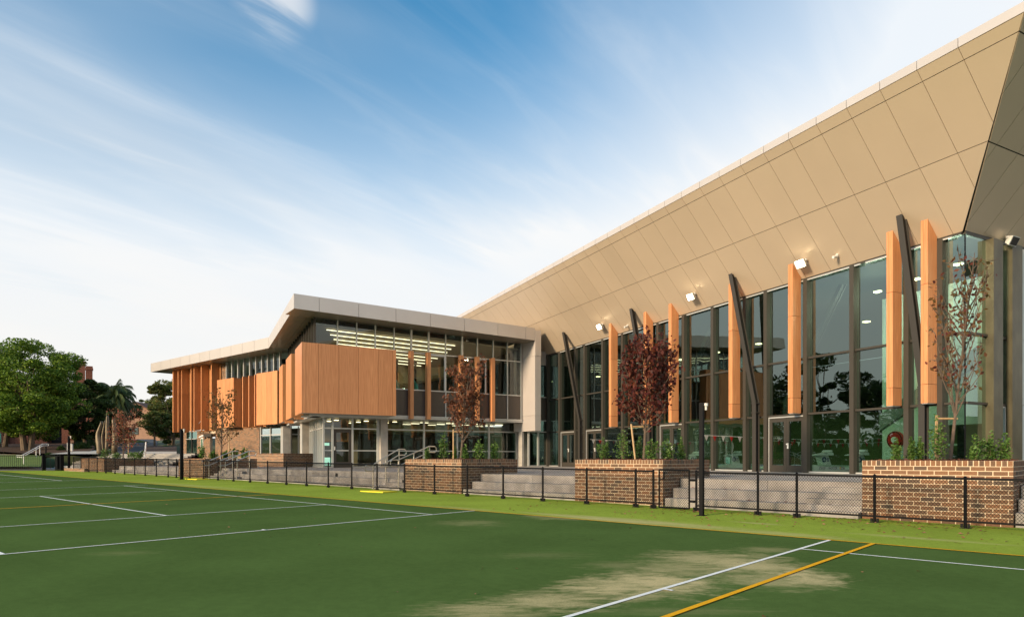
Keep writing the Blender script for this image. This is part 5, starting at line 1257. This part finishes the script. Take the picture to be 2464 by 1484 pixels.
SH = [(2156, 16.6, 1054, 30, 'small shrub at the left end of the rightmost planter'), (2191, 16.9, 1049, 28, 'second shrub from the left in the rightmost planter'), (2214, 17.1, 1051, 26, 'short shrub just left of the tallest shrub in the rightmost planter'),
      (2254, 16.4, 997, 50, 'tallest dense shrub, left of the bare tree trunk in the rightmost planter'), (2346, 16.5, 1043, 44, 'bushy shrub just right of the bare tree trunk in the rightmost planter'), (2386, 16.9, 1035, 40, 'shrub second from the right end of the rightmost planter'), (2418, 17.2, 1042, 36, 'shrub at the right end of the rightmost planter'),
      (1451, 16.5, 1051, 34, 'narrow shrub at the left end of the planter by the gate'), (1499, 16.7, 1034, 60, 'widest shrub in the planter by the gate, left of the pale stake'), (1540, 17.6, 1050, 38, 'shrub between stake and trunk in the planter by the gate'), (1567, 16.4, 1054, 36, 'shrub right of the dark red tree trunk in the planter by the gate'),
      (1605, 17.0, 1053, 44, 'shrub above the right corner of the planter by the gate'), (1640, 17.6, 1050, 32, 'pointed shrub at the right end of the planter by the gate'),
      (1030, 16.6, 1077, 16, 'tiny shrub at the left end of the mid planter'), (1069, 16.7, 1038, 34, 'tallest shrub left of the brown tree in the mid planter'), (1096, 17.4, 1070, 20, 'low shrub close to the brown tree trunk in the mid planter'), (1121, 16.6, 1068, 24, 'low shrub just right of the brown tree trunk in the mid planter'), (1152, 16.9, 1058, 40, 'broad shrub in the right half of the mid planter'), (1192, 17.6, 1060, 26, 'pointed shrub at the right end of the mid planter')]
for i, (px, Y, yt, w, lb) in enumerate(SH): shrub(px, Y, yt, w, lb, 100 + i, 620 if px > 1400 else 380, .032 if px > 1400 else .045)
SH2 = [(487, 16.8, 1067, 24, 'tall shrub at the left end of the planter before the wing'), (514, 16.8, 1084, 28, 'low shrub left of the sparse tree before the wing'), (545, 17.6, 1083, 20, 'low shrub right of the sparse tree trunk before the wing'), (563, 17.6, 1077, 22, 'shrub in the middle of the planter before the wing'), (586, 18.0, 1076, 26, 'shrub at the right end of the planter before the wing'),
       (253, 16.5, 1079, 30, 'grassy shrub at the left end of the leftmost planter'), (281, 16.8, 1089, 22, 'low shrub left of the small red tree trunk'), (318, 17.2, 1087, 36, 'low shrub right of the small red tree trunk'), (334, 17.4, 1085, 20, 'shrub at the right end of the leftmost planter')]
for i, (px, Y, yt, w, lb) in enumerate(SH2): shrub(px, Y, yt, w, lb, 160 + i, 340, .06, squat=px < 400)

# ------------------------------------------------------------------ background at the left
def bg(px, d, dz=0.0):
    x, y = plan((px - 1232) / 1685 * d, d); return (x, y, TH(x, y) + dz)
crown_tree(bg(66, 64), 10.5, 4.1, 6.1, 4.1, 120, 70000, .12, 'leaf_big', 'large broad leafy tree with several trunks at the far left', 'tree', 21, 4, clump=.29)
crown_tree(bg(4, 70), 10, 4.6, 5.5, 3.7, 50, 20000, .14, 'leaf_big', 'leafy tree cut by the left edge of the picture', 'tree', 22, 2)
crown_tree(bg(204, 70), 8, 2.5, 4.6, 3.5, 70, 32000, .13, 'leaf_dark', 'dark leafy tree between the big tree and the palm', 'tree', 23, 1)
crown_tree(bg(412, 84), 8.0, 3.0, 3.9, 3.6, 60, 20000, .13, 'leaf_olive', 'olive green tree beside the left end of the timber wing', 'tree', 24, 2, clump=.26)
crown_tree(bg(372, 78), 5.0, 1.6, 3.0, 1.3, 22, 5200, .13, 'leaf_olive', 'slender staked tree right of the road with a layered crown', 'tree', 25, 1, clump=.28)
crown_tree(bg(345, 190), 12, 3.4, 8.0, 3.4, 40, 9000, .26, 'leaf_dark', 'distant dark tree rising behind the gable roof', 'tree', 26, 1)
crown_tree(bg(418, 170), 14, 5.0, 8.2, 4.0, 40, 9000, .26, 'leaf_olive', 'distant olive tree behind the end of the timber wing', 'tree', 27, 1)
crown_tree(bg(244, 88), 6, 3.8, 4.6, 3.8, 60, 26000, .18, 'leaf_dark', 'dark round tree below the palm', 'tree', 28, 1)
crown_tree(bg(418, 80), 4.5, 2.2, 2.0, 1.8, 20, 5000, .13, 'leaf_dark', 'dark bushy tree in shade beside the wing corner', 'tree', 29, 1)
# trees outside the frame that the hall glass mirrors
for i, (l, d, h) in enumerate([(-80, 44, 15), (-88, 58, 20), (-76, 68, 15), (-92, 34, 16), (-98, 78, 21), (-72, 52, 11), (-76, 24, 12), (-106, 48, 20)]):
    x, y = plan(l, d); crown_tree((x, y, TH(x, y)), h, h * .46, h * .56, h * .46, 34, 8000, .34, 'leaf_dark', ['dark park tree outside the picture, second from the front of its row', 'tall park tree outside the picture, between two lower ones', 'broad park tree outside the picture, behind the small one', 'park tree outside the picture, front left of its row', 'very tall park tree at the back, outside the picture', 'smallest rounded park tree outside the picture', 'park tree nearest the court corner, outside the picture', 'tall park tree far to the left, outside the picture'][i], 'tree', 40 + i, 1, 'park trees beyond the left edge')
# unseen hedge added beyond the left edge to darken the hall glass reflection
hp = plan(-72, 46); th_ = thing('added_hedge', (*hp, TH(*hp)), 'unseen dark hedge added under the park trees to darken the glass reflection', 'hedge')
r_ = np.random.default_rng(3); u_ = r_.uniform(0, 1, 26000); la = -66 - 14 * u_ + r_.uniform(-1.3, 1.3, 26000); da = 14 + 66 * u_
hx = da * fwd[0] + la * rgt[0]; hy = da * fwd[1] + la * rgt[1]; hh_ = 4.6 + 1.0 * np.sin(u_ * 23) + .6 * np.sin(u_ * 61)
leaf_obj('foliage', leaf_cloud(np.stack([hx, hy, TH(*hp) + hh_ * r_.uniform(0, 1, 26000) ** .8], 1), .32, 3), M['leaf_dark'], th_)
# clipped hedges
def dome(px, d, wpx, hpx, label, seed, mt='leaf_dark', n=5000):
    b_ = bg(px, d); r = np.random.default_rng(seed); W_ = wpx * .5 * d / 1685; H_ = hpx * d / 1685
    t = thing('clipped_bush', b_, label, 'bush'); v = r.normal(size=(n, 3)); v[:, 2] = abs(v[:, 2]); v /= np.linalg.norm(v, axis=1)[:, None]; v *= (r.uniform(.82, 1.03, n))[:, None]
    leaf_obj('foliage', leaf_cloud(np.array(b_) + v * np.array([W_, W_, H_]), .07, seed), M[mt], t)
    mb = MB(); rr = [(0, .0), (.35, .93), (.62, .75), (.82, .45), (.88, .0)]
    ring = [[(b_[0] + math.cos(a) * W_ * q, b_[1] + math.sin(a) * W_ * q, b_[2] + H_ * p) for a in [k * .6283 for k in range(10)]] for p, q in [(0, .88), (.4, .8), (.7, .58), (.86, .2)]]
    for g in ring: mb.v += g
    for j in range(3):
        for k in range(10): mb.f.append((j * 10 + k, j * 10 + (k + 1) % 10, (j + 1) * 10 + (k + 1) % 10, (j + 1) * 10 + k))
    mb.build('bush_core', M[mt], t)
dome(197, 66, 54, 32, 'large clipped green dome hedge left of the sculpture', 61)
dome(206, 74, 66, 46, 'taller clipped hedge dome behind the first one', 62)
dome(147, 64, 22, 24, 'round dark ball shaped bush right of the big tree trunks', 63, n=2500)
for i, (px, d, w, h) in enumerate([(28, 62, 26, 9), (50, 62, 18, 11), (78, 61, 18, 12), (118, 60, 22, 10), (165, 62, 30, 8), (260, 75, 50, 14), (225, 90, 60, 26), (330, 98, 60, 10)]):
    dome(px, d, w, h, ['low bush at the left end of the garden bed', 'low bush below the brick entrance steps', 'low bush left of the big tree trunks', 'low bush right of the big tree trunks', 'wide low bush beside the round ball bush', 'low dark bush behind the sculpture', 'tall dark bush behind the sculpture', 'row of low bushes below the gable wall'][i], 70 + i, n=1500)
for i, (px, d, w, h) in enumerate([(362, 76, 14, 6), (378, 72, 18, 8), (399, 70, 20, 11), (411, 68, 12, 8)]):
    dome(px, d, w, h, ['smallest leafy plant on the mulch bed right of the road', 'leafy plant at the left on the mulch bed by the wing', 'broad leafy plant in the middle of the mulch bed by the wing', 'leafy plant next to the brick wall of the wing'][i], 85 + i, 'leaf_shrub', 700)
# palm
def palm(base, h, label):
    t = thing('palm_tree', base, label, 'palm tree'); b_ = Vector(base); r = np.random.default_rng(5)
    MB().tube([b_ - Vector((0, 0, .3)), b_ + Vector((.1, 0, h * .5)), b_ + Vector((0, 0, h))], .38, 9, .28).build('trunk', M['bark_dark'], t)
    top = b_ + Vector((0, 0, h))
    for k in range(84):
        a = 2.4 * k; el = R_(80 - 150 * (k / 84)); ln = 2.9 + r.uniform(-.3, .3)
        d = Vector((math.cos(a) * math.cos(el), math.sin(a) * math.cos(el), math.sin(el))); p = top.copy(); mb = MB(); path = [p.copy()]
        for j in range(8):
            p = p + d * ln / 8; d = (d + Vector((0, 0, -.30))).normalized(); path.append(p.copy())
        mb.tube(path, .03, 3, .008)
        for j in range(1, 9):
            q = path[j]; q0 = path[j - 1]; ax = (q - q0).normalized(); sd2 = ax.cross(Vector((0, 0, 1))); 
            if sd2.length < .05: sd2 = Vector((1, 0, 0))
            sd2.normalize()
            for m_ in range(6):
                c = q0.lerp(q, m_ / 6)
                for sg in (-1, 1):
                    tip = c + sd2 * sg * .30 + ax * .22 - Vector((0, 0, .50)); i = len(mb.v)
                    mb.v += [tuple(c - ax * .03), tuple(c + ax * .04), tuple(tip)]; mb.f.append((i, i + 1, i + 2))
        mb.build('frond', M['palm'], t)
palm(bg(277, 84), 6.2, 'drooping palm tree between the big tree and the gable building')
# sculpture: upright bronze blades
sb_ = bg(250, 58); sz = 1.70
sc_ = thing('sculpture', (sb_[0], sb_[1], sz), 'tall organic bronze sculpture of upright hand like blades', 'sculpture')
def blade(pts, wds, d, th=.22, mt='stone'):
    R3 = Vector((rgt[0], rgt[1], 0)); F3 = Vector((fwd[0], fwd[1], 0)); mb = MB(); n = 10
    for (px, y), w in zip(pts, wds):
        c = Vector(atz(px, y, d)); hw = w * .5 * d / 1685
        for k in range(n):
            a = 2 * math.pi * k / n; mb.v.append(tuple(c + R3 * hw * math.cos(a) + F3 * (th * .5 + hw * .4) * math.sin(a)))
    m_ = len(pts)
    for j in range(m_ - 1):
        for k in range(n): mb.f.append((j * n + k, j * n + (k + 1) % n, (j + 1) * n + (k + 1) % n, (j + 1) * n + k))
    mb.f.append(tuple(range(n))[::-1]); mb.f.append(tuple((m_ - 1) * n + k for k in range(n)))
    mb.build('sculpture_blade', M[mt], sc_, smooth=True)
blade([(240, 1092), (239, 1082), (238, 1070), (236.5, 1058), (235, 1048), (236, 1040), (239, 1032), (242, 1024), (244, 1018), (244.5, 1013)], [15, 12, 12, 13, 9, 8, 8, 6, 5, 2], 58)
blade([(248, 1092), (248, 1078), (246.5, 1062), (246, 1048), (248, 1036), (250, 1026), (251.5, 1017), (252, 1011)], [5, 4, 4, 4, 3.5, 3, 2.5, 1], 58.6, .1)
blade([(256, 1092), (257, 1075), (258, 1058), (258, 1042), (258, 1028), (258.5, 1014), (258.5, 1004), (258.5, 999)], [8, 8, 9, 8, 8, 7, 5, 2], 58.2)
blade([(275, 1092), (276, 1070), (277, 1052), (275, 1036), (274, 1020), (273, 1010), (273, 1004)], [14, 13, 11, 9, 8, 6, 2], 59.5)
# signs
t = thing('stone_sign', atz(167, 1082, 61), 'small pale stone sign block on the path edge by the hedge', 'sign')
fr_ = Fr(atz(167, 1082, 61)[:2], ang(80), ang(170)); z_ = atz(167, 1085, 61)[2]
MB().prism([fr_.P(-.2, 0, z_), fr_.P(.22, 0, z_), fr_.P(.22, 0, z_ + .62), fr_.P(-.2, 0, z_ + .75)], (-fr_.n[0] * .2, -fr_.n[1] * .2, 0)).build('sign_block', M['kerb'], t)
# gable building
gl = thing('gable_building', bg(318, 150), 'pale orange brick building with a gable end beyond the road', 'building')
gfr = Fr(plan((324.5 - 1232) / 1685 * 150, 150), ang(86), ang(176))
zb_ = 3.2
MB().prism([gfr.P(-6.5, 0, zb_), gfr.P(5.2, 0, zb_), gfr.P(5.2, 0, 1.45 + 100 * 150 / 1685), gfr.P(0, 0, 1.45 + 132 * 150 / 1685), gfr.P(-6.5, 0, 1.45 + 100 * 150 / 1685)], (-gfr.n[0] * 14, -gfr.n[1] * 14, 0)).build('wall', M['palebrick'], gl)
rb = MB(); 
for (s0, z0, s1, z1) in ((0, 132, 5.6, 97.5), (0, 132, -6.9, 97.5)):
    za, zc_ = 1.45 + z0 * 150 / 1685, 1.45 + z1 * 150 / 1685
    rb.prism([gfr.P(s0, .3, za + .02), gfr.P(s1, .3, zc_ + .02), gfr.P(s1, .3, zc_ + .25), gfr.P(s0, .3, za + .25)], (-gfr.n[0] * 14.8, -gfr.n[1] * 14.8, 0))
rb.build('roof', M['roof_tile'], gl)
ring = MB(); cz = 1.45 + 118 * 150 / 1685; cs_ = -.35
ring.tube([gfr.P(cs_ + .78 * math.cos(a), .06, cz + .72 * math.sin(a)) for a in [k * math.pi / 12 for k in range(25)]], .07, 5); ring.build('round_vent', M['roof_tile'], gl)
MB().box(gfr, -1.5, .75, .0, .08, 6.3, 7.9).build('window_frame', M['door_dark'], gl)
MB().box(gfr, -1.3, -.3, .08, .10, 6.5, 7.7).build('pane', M['glass'], gl)
MB().box(gfr, -.2, .6, .08, .10, 6.5, 7.7).build('pane', M['glass'], gl)
# brick house behind the big tree
hb = thing('brick_house', bg(110, 88), 'old red brick building with tall chimneys behind the big tree', 'building')
hf = Fr(plan((20 - 1232) / 1685 * 80, 80), ang(72), ang(162)); z0_ = 1.0
MB().box(hf, 0, 3.8, -9, 0, z0_, 7.4).box(hf, 5.3, 8.6, -9, 0, z0_, 7.4).box(hf, 3.8, 5.3, -9, -1.2, z0_, 7.4).box(hf, 3.8, 5.3, -1.2, 0, 5.2, 7.4).build('wall', M['redbrick'], hb)
MB().box(hf, 4.0, 5.2, -1.15, -1.1, z0_, 5.0).build('door', M['ink'], hb)
MB().box(hf, 3.95, 5.25, .02, .08, 5.25, 5.42).build('door_light', M['light_warm'], hb)
MB().box(hf, -3.5, -.02, -.3, .0, 1.0, 4.6).build('side_panel', M['teal'], hb)
MB().box(hf, -.6, .1, .02, .3, z0_, 5.0).build('pilaster', M['redbrick'], hb)
MB().box(hf, 6.1, 9.2, .02, .4, z0_, 3.4).build('low_wall', M['palebrick'], hb)
MB().prism([hf.P(-.4, .5, 7.4), hf.P(9.0, .5, 7.4), hf.P(7.5, -4.5, 10.2), hf.P(1.5, -4.5, 10.2)], (0, 0, .15)).prism([hf.P(-.4, -9.5, 7.4), hf.P(9.0, -9.5, 7.4), hf.P(7.5, -4.5, 10.2), hf.P(1.5, -4.5, 10.2)], (0, 0, .15)).build('roof', M['roof_tile'], hb)
for (pxa, pxb, yt, d) in ((179, 202, 867, 88), (206, 221, 880, 91)):
    p = plan((pxa - 1232) / 1685 * d, d); cf = Fr(p, ang(60), ang(150)); w_ = (pxb - pxa) * d / 1685 * .95; zt = EYE + (1100 - yt) * d / 1685
    o = MB().box(cf, 0, w_, -w_, 0, 6, zt - .5).build('chimney', M['redbrick'], hb)
    MB().box(cf, -.07, w_ + .07, -w_ - .07, .07, zt - .5, zt - .25).box(cf, -.02, w_ + .02, -w_ - .02, .02, zt - .25, zt).build('chimney_cap', M['redbrick'], o)
ht = thing('church_turret', bg(3, 110), 'small dark roof turret at the very left edge above the trees', 'turret')
p = atz(2, 850, 110); MB().tube([(p[0], p[1], 9), p], 1.1, 8).build('turret_body', M['roof_tile'], ht); MB().tube([p, (p[0], p[1], p[2] + 1.6)], 1.3, 8, .1).build('turret_cap', M['darkstep'], ht)
# road beyond, kerbs, lawn, paths, beds
def strip(name, L_, mt, dz, kind='structure'):
    mb = MB(); 
    for (pa, pb, d) in L_:
        a = plan((pa - 1232) / 1685 * d, d); b = plan((pb - 1232) / 1685 * d, d)
        z = max(TH(*a), TH(*b), 1.7 if d > 54 else 0) + dz; mb.v += [(a[0], a[1], z), (b[0], b[1], z)]
    for k in range(len(L_) - 1): mb.f.append((2 * k, 2 * k + 1, 2 * k + 3, 2 * k + 2))
    return mb.build(name, mt, kind=kind)
def strip2(name, L_, mt, kind='structure'):      # (px_a, px_b, d, y) : bands lying on the slope beyond the stairs
    mb = MB()
    for (pa, pb, d, y) in L_:
        z = EYE + (1100 - y) * d / 1685
        a = plan((pa - 1232) / 1685 * d, d); b = plan((pb - 1232) / 1685 * d, d); mb.v += [(a[0], a[1], z), (b[0], b[1], z)]
    for k in range(len(L_) - 1): mb.f.append((2 * k, 2 * k + 1, 2 * k + 3, 2 * k + 2))
    return mb.build(name, mt, kind=kind)
strip2('road', [(222, 356, 57.5, 1091.2), (236, 352, 64, 1087.5), (262, 372, 76, 1078), (278, 380, 92, 1067), (290, 376, 110, 1058.5), (300, 368, 130, 1056)], M['asphalt'])
strip2('kerb', [(336, 425, 57, 1091), (336, 425, 59, 1085.6)], M['kerb'])
strip2('kerb', [(332, 338, 57.2, 1090.8), (336, 342, 60, 1086), (350, 354, 66, 1079)], M['kerb'])
strip2('flower_bed', [(340, 425, 59, 1085.4), (350, 425, 64, 1077), (362, 425, 72, 1072)], M['soil'])
strip2('footpath', [(118, 236, 57, 1091.6), (170, 240, 61, 1086.5), (205, 246, 66, 1082.5)], M['kerb'])
strip2('lawn', [(-120, 98, 48, 1122), (-120, 100, 52, 1110), (-120, 100, 58, 1096), (-120, 84, 62, 1093.5)], M['lawn'])
strip2('footpath', [(-120, 92, 61.5, 1094.2), (-120, 84, 63, 1092.2)], M['kerb'])
strip2('flower_bed', [(60, 205, 60.5, 1090), (-120, 230, 66, 1078), (-100, 222, 82, 1066)], M['soil'])
for k, y in enumerate((1086.6, 1079.6, 1072.8)): strip2('painted_line', [(262 + 6 * k, 360, 66 + 9 * k, y), (262 + 6 * k, 360, 66.6 + 9 * k, y - .7)], M['kerb'])
ld_ = thing('garden_lamp', bg(110, 60), 'short dark garden lamp post beside the big tree', 'lamp')
MB().tube([bg(110, 60), bg(110, 60, 1.0)], .07, 6).tube([bg(110, 60, 1.0), bg(110, 60, 1.15)], .12, 8).build('lamp_body', M['black'], ld_)
